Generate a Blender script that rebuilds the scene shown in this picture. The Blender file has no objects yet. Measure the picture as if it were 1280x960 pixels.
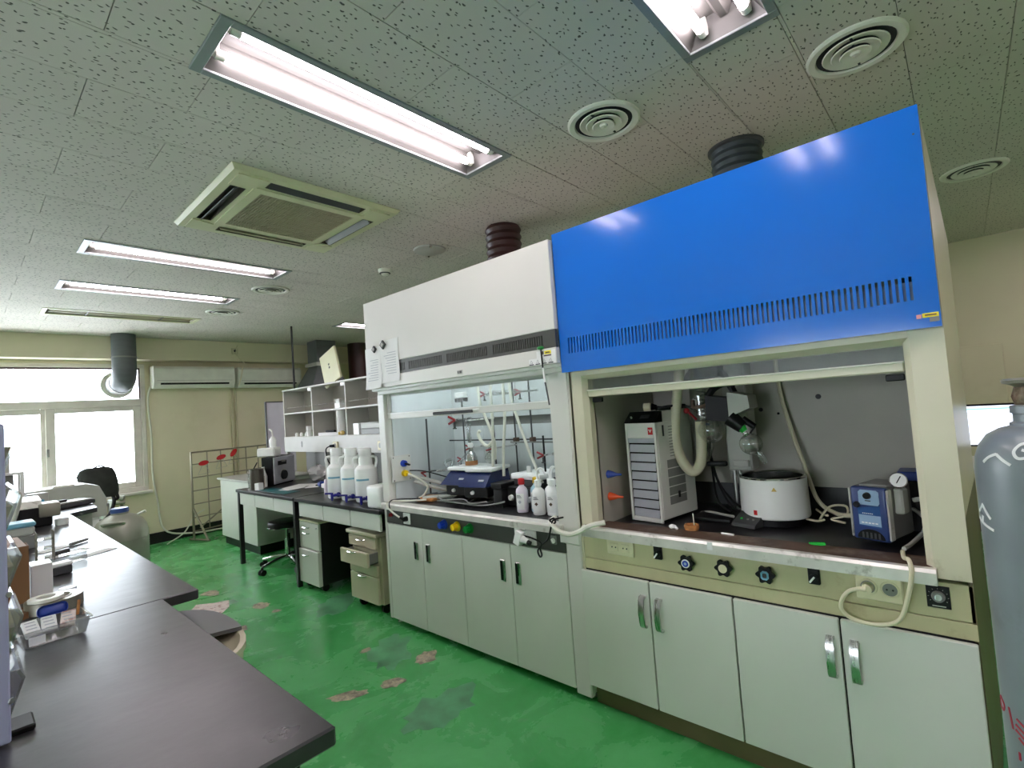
import bpy, bmesh, math, random
from mathutils import Vector, Matrix
random.seed(7)
PI = math.pi
SC = bpy.context.scene
C = SC.collection

# ---------------------------------------------------------------- camera, world, exposure
cam_d = bpy.data.cameras.new('camera')
cam = bpy.data.objects.new('camera', cam_d)
C.objects.link(cam)
cam_d.sensor_width = 36.0
cam_d.lens = 36.0 * 626.98 / 1280.0
cam_d.clip_start = 0.02
YAW, PITCH, ROLL = 0.83794, 0.047196, -0.072163
fw = Vector((math.sin(YAW) * math.cos(PITCH), math.cos(YAW) * math.cos(PITCH), math.sin(PITCH)))
rt0 = fw.cross(Vector((0, 0, 1))).normalized()
up0 = rt0.cross(fw)
rt = rt0 * math.cos(ROLL) + up0 * math.sin(ROLL)
up = up0 * math.cos(ROLL) - rt0 * math.sin(ROLL)
cam.matrix_world = Matrix(((rt.x, up.x, -fw.x, 0), (rt.y, up.y, -fw.y, 0), (rt.z, up.z, -fw.z, 1.42), (0, 0, 0, 1)))
SC.camera = cam

world = bpy.data.worlds.new('overcast_sky')
SC.world = world
world.use_nodes = True
bg = world.node_tree.nodes['Background']
bg.inputs['Color'].default_value = (0.93, 0.95, 1.0, 1)
bg.inputs['Strength'].default_value = 14.0
TUBE = 28.5          # emission of a lit fluorescent tube
SC.view_settings.view_transform = 'Standard'
SC.view_settings.look = 'None'
SC.view_settings.gamma = 1.0
SC.view_settings.use_curve_mapping = False
SC.view_settings.exposure = 0.27
SC.cycles.max_bounces = 9
SC.cycles.diffuse_bounces = 6
SC.cycles.transparent_max_bounces = 24

# ---------------------------------------------------------------- materials
def lin(c):
    return tuple(((v / 255.0) / 12.92 if v / 255.0 <= 0.04045 else ((v / 255.0 + 0.055) / 1.055) ** 2.4) for v in c)

MATS = {}
def mat(name, rgb, rough=0.5, metal=0.0, var=0.04, vscale=8.0, bump=0.0, bscale=60.0, spec=0.5, emit=0.0, coat=0.0, stretch=None, dirt=None, trans=0.0):
    """procedural principled: noise driven colour variation, roughness variation and fine bump"""
    m = bpy.data.materials.new(name)
    m.use_nodes = True
    nt = m.node_tree
    b = nt.nodes['Principled BSDF']
    col = lin(rgb)
    tc = nt.nodes.new('ShaderNodeTexCoord')
    src = tc.outputs['Object']
    if stretch:
        mp = nt.nodes.new('ShaderNodeMapping')
        mp.inputs['Scale'].default_value = stretch
        nt.links.new(src, mp.inputs['Vector'])
        src = mp.outputs['Vector']
    nz = nt.nodes.new('ShaderNodeTexNoise')
    nz.inputs['Scale'].default_value = vscale
    nz.inputs['Detail'].default_value = 4
    nt.links.new(src, nz.inputs['Vector'])
    rmp = nt.nodes.new('ShaderNodeValToRGB')
    rmp.color_ramp.elements[0].position = 0.3
    rmp.color_ramp.elements[1].position = 0.7
    lo = tuple(max(0, c * (1 - var * 2)) for c in col)
    hi = tuple(min(1, c * (1 + var * 1.2)) for c in col)
    rmp.color_ramp.elements[0].color = lo + (1,)
    rmp.color_ramp.elements[1].color = hi + (1,)
    nt.links.new(nz.outputs['Fac'], rmp.inputs['Fac'])
    out = rmp.outputs['Color']
    if dirt:
        drgb, dscale, lo_, hi_ = dirt
        n2 = nt.nodes.new('ShaderNodeTexNoise')
        n2.inputs['Scale'].default_value = dscale
        n2.inputs['Detail'].default_value = 6
        n2.inputs['Roughness'].default_value = 0.65
        nt.links.new(tc.outputs['Object'], n2.inputs['Vector'])
        r2 = nt.nodes.new('ShaderNodeMapRange')
        r2.inputs['From Min'].default_value = lo_
        r2.inputs['From Max'].default_value = hi_
        nt.links.new(n2.outputs['Fac'], r2.inputs['Value'])
        mx = nt.nodes.new('ShaderNodeMixRGB')
        nt.links.new(r2.outputs['Result'], mx.inputs['Fac'])
        nt.links.new(out, mx.inputs['Color1'])
        mx.inputs['Color2'].default_value = lin(drgb) + (1,)
        out = mx.outputs['Color']
    nt.links.new(out, b.inputs['Base Color'])
    mr = nt.nodes.new('ShaderNodeMapRange')
    mr.inputs['To Min'].default_value = max(0.02, rough - 0.06)
    mr.inputs['To Max'].default_value = min(1, rough + 0.06)
    nt.links.new(nz.outputs['Fac'], mr.inputs['Value'])
    nt.links.new(mr.outputs['Result'], b.inputs['Roughness'])
    b.inputs['Metallic'].default_value = metal
    b.inputs['Specular IOR Level'].default_value = spec
    b.inputs['Coat Weight'].default_value = coat
    if trans:
        b.inputs['Transmission Weight'].default_value = trans
    if emit:
        nt.links.new(out, b.inputs['Emission Color'])
        b.inputs['Emission Strength'].default_value = emit
    if bump:
        n3 = nt.nodes.new('ShaderNodeTexNoise')
        n3.inputs['Scale'].default_value = bscale
        n3.inputs['Detail'].default_value = 5
        nt.links.new(src, n3.inputs['Vector'])
        bp = nt.nodes.new('ShaderNodeBump')
        bp.inputs['Strength'].default_value = bump
        bp.inputs['Distance'].default_value = 0.01
        nt.links.new(n3.outputs['Fac'], bp.inputs['Height'])
        nt.links.new(bp.outputs['Normal'], b.inputs['Normal'])
    MATS[name] = m
    return m

def glass(name, tint=(255, 255, 255), refl=0.10, milky=0.0):
    """thin glass: transparent with fresnel gloss (and a little milky diffuse)"""
    m = bpy.data.materials.new(name)
    m.use_nodes = True
    nt = m.node_tree
    nt.nodes.clear()
    o = nt.nodes.new('ShaderNodeOutputMaterial')
    t = nt.nodes.new('ShaderNodeBsdfTransparent')
    t.inputs['Color'].default_value = lin(tint) + (1,)
    g = nt.nodes.new('ShaderNodeBsdfGlossy')
    g.inputs['Roughness'].default_value = 0.03 if name != 'sash_pane' else 0.42
    lw = nt.nodes.new('ShaderNodeLayerWeight')
    lw.inputs['Blend'].default_value = 0.35
    ma = nt.nodes.new('ShaderNodeMath')
    ma.operation = 'MULTIPLY_ADD'
    ma.inputs[1].default_value = 0.55 * (1 if name != 'sash_pane' else 0.22)
    ma.inputs[2].default_value = refl * 0.4
    nt.links.new(lw.outputs['Facing'], ma.inputs[0])
    mx = nt.nodes.new('ShaderNodeMixShader')
    nt.links.new(ma.outputs[0], mx.inputs['Fac'])
    nt.links.new(t.outputs[0], mx.inputs[1])
    nt.links.new(g.outputs[0], mx.inputs[2])
    last = mx.outputs[0]
    if milky:
        d = nt.nodes.new('ShaderNodeBsdfDiffuse')
        d.inputs['Color'].default_value = (0.85, 0.86, 0.85, 1)
        m2 = nt.nodes.new('ShaderNodeMixShader')
        m2.inputs['Fac'].default_value = milky
        nt.links.new(last, m2.inputs[1])
        nt.links.new(d.outputs[0], m2.inputs[2])
        last = m2.outputs[0]
    nt.links.new(last, o.inputs['Surface'])
    MATS[name] = m
    return m

mat('hood_white', (216, 214, 207), 0.34, var=0.02, vscale=2)
mat('door_white', (214, 216, 206), 0.45, var=0.02, vscale=3)
mat('cream_paint', (212, 206, 180), 0.38, var=0.03, vscale=3, dirt=((150, 135, 95), 5.0, 0.62, 0.80))
mat('cream_apron', (196, 189, 150), 0.42, var=0.04, vscale=4, stretch=(1, 3, 0.5), dirt=((140, 124, 80), 5.0, 0.60, 0.85))
mat('side_cream', (196, 188, 160), 0.30, var=0.05, vscale=3, stretch=(6, 1, 0.4))
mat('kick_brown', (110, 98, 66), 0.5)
mat('blue_paint', (24, 106, 204), 0.13, var=0.015, vscale=2, bump=0.012, bscale=12)
mat('slot_backing', (112, 132, 164), 0.5)
mat('dark_band', (66, 66, 62), 0.42)
mat('slot_light', (205, 205, 198), 0.5)
mat('black_resin', (30, 30, 32), 0.33, var=0.12, vscale=5, bump=0.035, bscale=9)
mat('bench_black', (54, 54, 56), 0.30, var=0.06, vscale=6, spec=0.45, bump=0.14, bscale=7, stretch=(1, 1.3, 1), dirt=((66, 65, 66), 7.0, 0.5, 0.9))
mat('black_cabinet', (16, 18, 17), 0.45)
mat('black_metal', (22, 22, 23), 0.4)
mat('black_plastic', (14, 14, 15), 0.45, spec=0.3)
mat('steel', (200, 200, 198), 0.28, 1.0, var=0.06, vscale=6, stretch=(1, 12, 1))
mat('chrome', (215, 215, 215), 0.12, 1.0)
mat('worn_steel', (176, 168, 156), 0.36, 0.8, var=0.15, vscale=9, dirt=((96, 70, 52), 6.0, 0.46, 0.66))
mat('bright_steel', (222, 220, 212), 0.30, 0.35, var=0.08, vscale=10, dirt=((140, 134, 120), 14.0, 0.58, 0.75))
mat('rust_brown', (92, 70, 56), 0.55, 0.2, var=0.2, vscale=12, dirt=((130, 118, 105), 8, 0.5, 0.7))
mat('liner_grey', (206, 211, 211), 0.38, var=0.05, vscale=3, stretch=(3, 3, 0.6))
mat('liner_beige', (176, 171, 160), 0.5, var=0.04, vscale=3)
mat('grey_paint', (120, 128, 132), 0.30, var=0.06, vscale=6, dirt=((86, 90, 92), 4, 0.55, 0.75))
mat('rusty_valve', (128, 112, 92), 0.6, 0.3, var=0.3, vscale=30, bump=0.4, bscale=60, dirt=((84, 62, 42), 24, 0.45, 0.6))
mat('white_plastic', (240, 240, 237), 0.35, var=0.01)
mat('instrument_white', (222, 220, 214), 0.35, var=0.015)
mat('louver_grey', (172, 174, 182), 0.35)
mat('outlet_cream', (226, 218, 184), 0.35)
mat('pale_grey', (178, 178, 170), 0.45)
mat('mid_grey', (128, 128, 124), 0.45)
mat('dark_grey', (62, 63, 64), 0.5)
mat('duct_grey', (92, 96, 98), 0.5, var=0.08, vscale=5, stretch=(1, 1, 4))
mat('duct_maroon', (58, 30, 28), 0.45)
mat('flex_dark', (48, 58, 62), 0.5, 0.2)
mat('pump_blue', (48, 66, 118), 0.32)
mat('pump_panel', (150, 178, 206), 0.3)
mat('pump_deep', (44, 84, 140), 0.3)
mat('knob_blue', (20, 60, 170), 0.3)
mat('knob_yellow', (232, 196, 20), 0.3)
mat('knob_green', (10, 130, 50), 0.3)
mat('valve_orange', (226, 84, 30), 0.35)
mat('valve_blue', (40, 66, 150), 0.35)
mat('spigot_blue', (26, 24, 128), 0.3)
mat('red_clamp', (150, 26, 34), 0.35)
mat('red_plastic', (196, 30, 36), 0.35)
mat('pink_plastic', (226, 150, 152), 0.4)
mat('bright_green', (40, 190, 70), 0.35)
mat('cork', (190, 128, 70), 0.8, var=0.2, vscale=40, bump=0.3, bscale=90)
mat('hose_white', (226, 224, 210), 0.35)
mat('hose_cream', (214, 206, 178), 0.4)
mat('cable_cream', (222, 214, 184), 0.4)
mat('paper', (232, 232, 230), 0.7, var=0.02)
mat('paper_ink', (178, 181, 188), 0.7)
mat('pink_paper', (226, 212, 204), 0.7, var=0.06, vscale=14, dirt=((170, 128, 118), 22, 0.52, 0.64))
mat('carboy', (244, 246, 243), 0.30, var=0.02)
mat('tape_blue', (120, 178, 200), 0.4)
mat('bottle_blue', (170, 206, 222), 0.3)
mat('bottle_pink', (226, 216, 226), 0.3)
mat('cap_yellow', (226, 190, 40), 0.35)
mat('amber', (150, 100, 62), 0.25)
mat('card_brown', (122, 86, 50), 0.7, var=0.06)
mat('liquid_amber', (196, 140, 90), 0.2)
mat('lavender', (170, 172, 204), 0.42, var=0.015)
mat('lavender_board', (206, 202, 214), 0.4)
mat('bin_content', (196, 176, 70), 0.6, var=0.3, vscale=20)
mat('pipe_beige', (205, 197, 165), 0.45)
mat('ac_cream', (208, 206, 168), 0.42, var=0.03, vscale=4)
mat('ac_white', (226, 226, 214), 0.38)
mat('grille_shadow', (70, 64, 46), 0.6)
mat('grille_bar', (168, 160, 128), 0.5)
mat('reflector_grey', (78, 77, 74), 0.45)
mat('fixture_white', (238, 236, 228), 0.4)
mat('fixture_frame', (140, 146, 146), 0.4, 0.2)
mat('fixture_dull', (168, 160, 140), 0.5)
mat('tube_off', (226, 226, 222), 0.3)
mat('tube_lit', (255, 240, 247), 0.4, var=0.0, emit=TUBE)
mat('hood_lamp', (240, 250, 255), 0.4, var=0.0, emit=34.0)
mat('cone_cream', (228, 226, 214), 0.4)
mat('throat', (28, 30, 38), 0.6)
mat('screen_white', (226, 232, 255), 0.3, var=0.0, emit=1.5)
mat('screen_cyan', (150, 222, 228), 0.3, var=0.0, emit=1.2)
mat('screen_line', (190, 190, 220), 0.3, var=0.0, emit=1.0)
mat('wall_beige', (224, 215, 186), 0.6, var=0.025, vscale=1.6, bump=0.03, bscale=90, dirt=((202, 190, 156), 1.3, 0.58, 0.9))
mat('wall_left_paint', (236, 233, 224), 0.6, var=0.02)
mat('slab_dark', (70, 70, 64), 0.9)
mat('baseboard_black', (14, 15, 14), 0.4)
mat('window_frame', (218, 212, 202), 0.4, var=0.05)
mat('window_dark', (96, 74, 74), 0.5)
mat('concrete', (186, 178, 150), 0.85, var=0.25, vscale=30, bump=0.5, bscale=50, dirt=((104, 98, 84), 18, 0.48, 0.62))
mat('floor_stain', (92, 160, 112), 0.35, var=0.2, vscale=9)
mat('teal_mat', (26, 92, 96), 0.4)
mat('stool_black', (20, 20, 22), 0.35)
mat('tin_grey', (150, 146, 132), 0.34, 0.55, var=0.08, vscale=5)
mat('dewar_grey', (168, 168, 156), 0.34, 0.35, var=0.05, vscale=6)
mat('dewar_blue', (60, 84, 150), 0.4)
mat('tub_beige', (206, 196, 170), 0.40)
mat('tub_lid', (92, 93, 94), 0.45)
mat('jacket', (42, 44, 40), 0.85, var=0.2, vscale=12, bump=0.2, bscale=40)
mat('rack_metal', (150, 142, 124), 0.4, 0.5)
mat('chalk', (226, 228, 226), 0.8)
mat('red_paint', (170, 40, 60), 0.6)
mat('sticker_yellow', (236, 220, 30), 0.4)
mat('sticker_teal', (90, 170, 205), 0.4)
mat('gold', (206, 176, 90), 0.4)
mat('leaf', (70, 92, 60), 0.7, var=0.3, vscale=3)
mat('pump_navy', (20, 32, 80), 0.25)
mat('shelf_white', (188, 186, 178), 0.42, var=0.03)
mat('side_cream_shaded', (104, 97, 66), 0.45, var=0.08)  # dark olive carries the shade on the lower hood side
mat('beaker_steel', (112, 106, 96), 0.3, 0.6)
mat('cream_trim', (206, 196, 168), 0.42, var=0.03)
glass('pane', (246, 250, 252), 0.10)
glass('sash_pane', (250, 252, 252), 0.08)
glass('labglass', (238, 240, 236), 0.30, 0.03)
glass('clear_plastic', (232, 234, 234), 0.25, 0.10)
glass('poly_bag', (236, 234, 232), 0.25, 0.45)
M = MATS

def floor_material():
    m = bpy.data.materials.new('green_epoxy')
    m.use_nodes = True
    nt = m.node_tree
    b = nt.nodes['Principled BSDF']
    tc = nt.nodes.new('ShaderNodeTexCoord')
    def noise(scale, detail=5, rough=0.6, dist=0.0):
        n = nt.nodes.new('ShaderNodeTexNoise')
        n.inputs['Scale'].default_value = scale
        n.inputs['Detail'].default_value = detail
        n.inputs['Roughness'].default_value = rough
        n.inputs['Distortion'].default_value = dist
        nt.links.new(tc.outputs['Object'], n.inputs['Vector'])
        return n
    a = noise(2.6, 6, 0.65, 0.6)
    r = nt.nodes.new('ShaderNodeValToRGB')
    r.color_ramp.elements[0].position = 0.30
    r.color_ramp.elements[0].color = lin((56, 152, 74)) + (1,)
    r.color_ramp.elements[1].position = 0.72
    r.color_ramp.elements[1].color = lin((94, 184, 110)) + (1,)
    nt.links.new(a.outputs['Fac'], r.inputs['Fac'])
    s = noise(11, 7, 0.7, 1.2)
    sm = nt.nodes.new('ShaderNodeMapRange')
    sm.inputs['From Min'].default_value = 0.60
    sm.inputs['From Max'].default_value = 0.76
    sm.inputs['To Max'].default_value = 0.5
    nt.links.new(s.outputs['Fac'], sm.inputs['Value'])
    mx = nt.nodes.new('ShaderNodeMixRGB')
    mx.inputs['Color2'].default_value = lin((128, 170, 130)) + (1,)
    nt.links.new(sm.outputs['Result'], mx.inputs['Fac'])
    nt.links.new(r.outputs['Color'], mx.inputs['Color1'])
    nt.links.new(mx.outputs['Color'], b.inputs['Base Color'])
    mr = nt.nodes.new('ShaderNodeMapRange')
    mr.inputs['To Min'].default_value = 0.14
    mr.inputs['To Max'].default_value = 0.40
    nt.links.new(a.outputs['Fac'], mr.inputs['Value'])
    nt.links.new(mr.outputs['Result'], b.inputs['Roughness'])
    bp = nt.nodes.new('ShaderNodeBump')
    bp.inputs['Strength'].default_value = 0.10
    bp.inputs['Distance'].default_value = 0.01
    w = noise(5, 4, 0.5)
    nt.links.new(w.outputs['Fac'], bp.inputs['Height'])
    nt.links.new(bp.outputs['Normal'], b.inputs['Normal'])
    MATS['green_epoxy'] = m

def tile_material():
    """mineral fibre tile: short wormy fissures lying along the tile, a few pin holes"""
    m = bpy.data.materials.new('ceiling_tile')
    m.use_nodes = True
    nt = m.node_tree
    b = nt.nodes['Principled BSDF']
    geo = nt.nodes.new('ShaderNodeNewGeometry')
    wob = nt.nodes.new('ShaderNodeTexNoise')
    wob.inputs['Scale'].default_value = 38
    wob.inputs['Detail'].default_value = 1
    nt.links.new(geo.outputs['Position'], wob.inputs['Vector'])
    sub = nt.nodes.new('ShaderNodeVectorMath'); sub.operation = 'SUBTRACT'
    sub.inputs[1].default_value = (0.5, 0.5, 0.5)
    nt.links.new(wob.outputs['Color'], sub.inputs[0])
    scl = nt.nodes.new('ShaderNodeVectorMath'); scl.operation = 'SCALE'
    scl.inputs['Scale'].default_value = 0.020
    nt.links.new(sub.outputs[0], scl.inputs[0])
    add = nt.nodes.new('ShaderNodeVectorMath'); add.operation = 'ADD'
    nt.links.new(geo.outputs['Position'], add.inputs[0])
    nt.links.new(scl.outputs[0], add.inputs[1])
    mp = nt.nodes.new('ShaderNodeMapping')
    mp.inputs['Scale'].default_value = (22, 44, 0)
    nt.links.new(add.outputs[0], mp.inputs['Vector'])
    vo = nt.nodes.new('ShaderNodeTexVoronoi')
    vo.voronoi_dimensions = '2D'
    vo.inputs['Scale'].default_value = 1.0
    nt.links.new(mp.outputs['Vector'], vo.inputs['Vector'])
    mr = nt.nodes.new('ShaderNodeMapRange')
    mr.inputs['From Min'].default_value = 0.09
    mr.inputs['From Max'].default_value = 0.13
    nt.links.new(vo.outputs['Distance'], mr.inputs['Value'])
    mp2 = nt.nodes.new('ShaderNodeMapping')
    mp2.inputs['Scale'].default_value = (7, 7, 0)
    nt.links.new(geo.outputs['Position'], mp2.inputs['Vector'])
    v2 = nt.nodes.new('ShaderNodeTexVoronoi')
    v2.voronoi_dimensions = '2D'
    v2.inputs['Scale'].default_value = 1.0
    nt.links.new(mp2.outputs['Vector'], v2.inputs['Vector'])
    mr2 = nt.nodes.new('ShaderNodeMapRange')
    mr2.inputs['From Min'].default_value = 0.022
    mr2.inputs['From Max'].default_value = 0.032
    nt.links.new(v2.outputs['Distance'], mr2.inputs['Value'])
    mul = nt.nodes.new('ShaderNodeMath'); mul.operation = 'MULTIPLY'
    nt.links.new(mr.outputs['Result'], mul.inputs[0])
    nt.links.new(mr2.outputs['Result'], mul.inputs[1])
    nz = nt.nodes.new('ShaderNodeTexNoise')
    nz.inputs['Scale'].default_value = 1.2
    nz.inputs['Detail'].default_value = 3
    nt.links.new(geo.outputs['Position'], nz.inputs['Vector'])
    oi = nt.nodes.new('ShaderNodeObjectInfo')
    mxr = nt.nodes.new('ShaderNodeMath'); mxr.operation = 'MULTIPLY_ADD'
    mxr.inputs[1].default_value = 0.16
    nt.links.new(oi.outputs['Random'], mxr.inputs[0])
    nt.links.new(nz.outputs['Fac'], mxr.inputs[2])
    r = nt.nodes.new('ShaderNodeValToRGB')
    r.color_ramp.elements[0].position = 0.3
    r.color_ramp.elements[0].color = lin((198, 190, 180)) + (1,)
    r.color_ramp.elements[1].position = 0.85
    r.color_ramp.elements[1].color = lin((212, 204, 194)) + (1,)
    nt.links.new(mxr.outputs[0], r.inputs['Fac'])
    mx = nt.nodes.new('ShaderNodeMixRGB')
    mx.inputs['Color1'].default_value = lin((88, 84, 76)) + (1,)
    nt.links.new(mul.outputs[0], mx.inputs['Fac'])
    nt.links.new(r.outputs['Color'], mx.inputs['Color2'])
    nt.links.new(mx.outputs['Color'], b.inputs['Base Color'])
    b.inputs['Roughness'].default_value = 0.85
    bp = nt.nodes.new('ShaderNodeBump')
    bp.inputs['Strength'].default_value = 0.5
    bp.inputs['Distance'].default_value = 0.003
    nt.links.new(mul.outputs[0], bp.inputs['Height'])
    nt.links.new(bp.outputs['Normal'], b.inputs['Normal'])
    MATS['ceiling_tile'] = m
floor_material()
tile_material()

# ---------------------------------------------------------------- mesh helpers
WL = {}     # world location of things, so that parts can be authored in world space

def catmull(pts, sub=6):
    pts = [Vector(p) for p in pts]
    if len(pts) < 3:
        return pts
    out = []
    P = [pts[0]] + pts + [pts[-1]]
    for i in range(1, len(P) - 2):
        p0, p1, p2, p3 = P[i - 1], P[i], P[i + 1], P[i + 2]
        for k in range(sub):
            t = k / sub
            out.append(0.5 * ((2 * p1) + (p2 - p0) * t + (2 * p0 - 5 * p1 + 4 * p2 - p3) * t * t + (3 * p1 - p0 - 3 * p2 + p3) * t ** 3))
    out.append(pts[-1])
    return out

class G:
    """collects primitive shapes and links them as ONE mesh object"""
    def __init__(self, local=False):
        self.bm = bmesh.new()
        self.local = local
    def _new(self, fn):
        return fn
    def box(self, x0, y0, z0, x1, y1, z1, b=0.0, seg=1, mtx=None):
        vs = [self.bm.verts.new(v) for v in ((x0, y0, z0), (x1, y0, z0), (x1, y1, z0), (x0, y1, z0), (x0, y0, z1), (x1, y0, z1), (x1, y1, z1), (x0, y1, z1))]
        fs = [self.bm.faces.new([vs[i] for i in q]) for q in ((0, 3, 2, 1), (4, 5, 6, 7), (0, 1, 5, 4), (1, 2, 6, 5), (2, 3, 7, 6), (3, 0, 4, 7))]
        if mtx is not None:
            for v in vs:
                v.co = mtx @ v.co
        if b > 0:
            es = list({e for f in fs for e in f.edges})
            bmesh.ops.bevel(self.bm, geom=es, offset=b, segments=seg, affect='EDGES', profile=0.5)
        return self
    def rbox(self, c, s, rz=0.0, ry=0.0, rx=0.0, b=0.0, seg=1):
        m = Matrix.Translation(c) @ Matrix.Rotation(rz, 4, 'Z') @ Matrix.Rotation(ry, 4, 'Y') @ Matrix.Rotation(rx, 4, 'X')
        return self.box(-s[0] / 2, -s[1] / 2, -s[2] / 2, s[0] / 2, s[1] / 2, s[2] / 2, b, seg, m)
    def ring(self, pts):
        return [self.bm.verts.new(p) for p in pts]
    def skin(self, rings, cap0=True, cap1=True, closed=False):
        n = len(rings[0])
        for a, b in zip(rings[:-1], rings[1:]):
            for i in range(n):
                j = (i + 1) % n
                try:
                    self.bm.faces.new((a[i], a[j], b[j], b[i]))
                except ValueError:
                    pass
        if cap0 and n > 2:
            self.bm.faces.new(list(reversed(rings[0])))
        if cap1 and n > 2:
            self.bm.faces.new(rings[-1])
        return self
    def cyl(self, p0, p1, r0, r1=None, n=14, cap=True):
        r1 = r0 if r1 is None else r1
        p0 = Vector(p0); p1 = Vector(p1)
        d = (p1 - p0).normalized()
        q = d.to_track_quat('Z', 'Y')
        ra = []
        for p, r in ((p0, r0), (p1, r1)):
            ra.append(self.ring([p + q @ Vector((r * math.cos(2 * PI * i / n), r * math.sin(2 * PI * i / n), 0)) for i in range(n)]))
        return self.skin(ra, cap, cap)
    def tube(self, pts, r, n=8, smooth=True, sub=6):
        pts = catmull(pts, sub) if smooth else [Vector(p) for p in pts]
        rings = []
        q = None
        for i, p in enumerate(pts):
            d = (pts[min(i + 1, len(pts) - 1)] - pts[max(i - 1, 0)])
            if d.length < 1e-9:
                d = Vector((0, 0, 1))
            d.normalize()
            if q is None:
                q = d.to_track_quat('Z', 'Y')
            else:
                z = q @ Vector((0, 0, 1))
                q = z.rotation_difference(d) @ q
            rings.append(self.ring([p + q @ Vector((r * math.cos(2 * PI * k / n), r * math.sin(2 * PI * k / n), 0)) for k in range(n)]))
        return self.skin(rings)
    def lathe(self, prof, c=(0, 0, 0), n=24, mtx=None, cap0=False, cap1=False, sx=1.0, sy=1.0):
        c = Vector(c)
        rings = []
        for r, z in prof:
            r = max(r, 1e-4)
            ps = [Vector((r * sx * math.cos(2 * PI * i / n), r * sy * math.sin(2 * PI * i / n), z)) for i in range(n)]
            if mtx is not None:
                ps = [mtx @ p for p in ps]
            rings.append(self.ring([c + p for p in ps]))
        return self.skin(rings, cap0, cap1)
    def prism(self, poly, axis, a, b):
        def pt(u, v, w):
            return {'x': (w, u, v), 'y': (u, w, v), 'z': (u, v, w)}[axis]
        r0 = self.ring([pt(u, v, a) for u, v in poly])
        r1 = self.ring([pt(u, v, b) for u, v in poly])
        return self.skin([r0, r1])
    def sph(self, c, r, s=(1, 1, 1), n=16):
        prof = [(r * math.sin(PI * k / 10), -r * math.cos(PI * k / 10)) for k in range(11)]
        m = Matrix.Diagonal((s[0], s[1], s[2], 1))
        return self.lathe(prof, c, n, m)
    def quad(self, *pts):
        self.bm.faces.new([self.bm.verts.new(p) for p in pts])
        return self
    def put(self, name, material, parent=None, label=None, kind=None, origin=None):
        bmesh.ops.remove_doubles(self.bm, verts=self.bm.verts, dist=1e-6)
        bmesh.ops.recalc_face_normals(self.bm, faces=self.bm.faces)
        off = Vector((0, 0, 0))
        if not self.local:
            if parent is not None:
                off = WL[parent.name]
            elif origin is not None:
                off = Vector(origin)
        if off.length > 0:
            bmesh.ops.translate(self.bm, verts=self.bm.verts, vec=-off)
        me = bpy.data.meshes.new(name)
        self.bm.to_mesh(me)
        self.bm.free()
        for p in me.polygons:
            p.use_smooth = True
        me.set_sharp_from_angle(angle=math.radians(32))
        me.materials.append(M[material] if isinstance(material, str) else material)
        o = bpy.data.objects.new(name, me)
        C.objects.link(o)
        if parent is not None:
            o.parent = parent
            WL[o.name] = WL[parent.name]
        else:
            o.location = off
            WL[o.name] = off.copy()
        if label: o['label'] = label
        if kind: o['kind'] = kind
        return o

def thing(name, label, cat, loc=(0, 0, 0), rz=0.0, group=None):
    o = bpy.data.objects.new(name, None)
    C.objects.link(o)
    o.empty_display_size = 0.05
    o.location = loc
    o.rotation_euler = (0, 0, rz)
    WL[o.name] = Vector(loc)
    return tag(o, label, cat, group)

def tag(o, label, cat, group=None):
    o['label'] = label
    o['category'] = cat
    if group: o['group'] = group
    return o

def struct(o):
    o['kind'] = 'structure'
    return o

def dup(root, loc, label, rz=None, group=None):
    def cp(o, parent):
        c = o.copy()
        C.objects.link(c)
        c.parent = parent
        WL[c.name] = Vector(loc)
        for ch in list(o.children):
            cp(ch, c)
        return c
    r = cp(root, None)
    r.location = loc
    if rz is not None: r.rotation_euler = (0, 0, rz)
    r['label'] = label
    if group: r['group'] = group
    return r

# ================================================================ THE SETTING
H = 2.65
YW = 7.94
XL, XR, YB = -3.0, 6.2, -2.6
struct(G().box(XL - .1, YB - .1, -0.12, XR + .1, YW + .25, 0.0).put('floor', 'green_epoxy'))
floor = bpy.data.objects['floor']

def blob(g, cx, cy, rx, ry, z, n=18, jag=0.22, rot=0.0):
    top = []; bot = []
    for i in range(n):
        a = 2 * PI * i / n
        k = 1 + random.uniform(-jag, jag)
        x, y = rx * k * math.cos(a), ry * k * math.sin(a)
        X = cx + x * math.cos(rot) - y * math.sin(rot)
        Y = cy + x * math.sin(rot) + y * math.cos(rot)
        top.append((X, Y, z)); bot.append((X, Y, -0.001))
    g.skin([g.ring(bot), g.ring(top)])
    return g
for cx, cy, rx, ry, r in ((1.82, 2.47, .085, .062, .5), (1.335, 2.49, .10, .045, -.7), (1.545, 2.40, .065, .045, -.5), (1.60, 4.28, .06, .075, 0),
                          (1.30, 3.93, .07, .06, .3), (1.46, 5.0, .06, .10, .2), (1.665, 2.86, .035, .025, 0), (1.62, 4.05, .03, .04, 0)):
    blob(G(), cx, cy, rx, ry, 0.0012, rot=r).put('bare_patch', 'concrete', floor)
for cx, cy, rx, ry, r in ((1.45, 4.62, .08, .10, .2), (1.95, 3.75, .20, .14, .4), (1.75, 2.72, .20, .12, .9), (1.55, 2.0, .2, .12, .2)):
    blob(G(), cx, cy, rx, ry, 0.0006, n=26, jag=.28, rot=r).put('worn_patch', 'floor_stain', floor)
o = G().prism([(1.14, 4.55), (1.36, 4.40), (1.44, 4.50), (1.49, 4.66), (1.40, 4.70), (1.29, 4.80)], 'z', 0.0004, 0.0022).put('floor_notice', 'pink_paper', origin=(1.33, 4.6, 0))
tag(o, 'torn pinkish paper notice stuck to the green floor beside black bench', 'paper')

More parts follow.
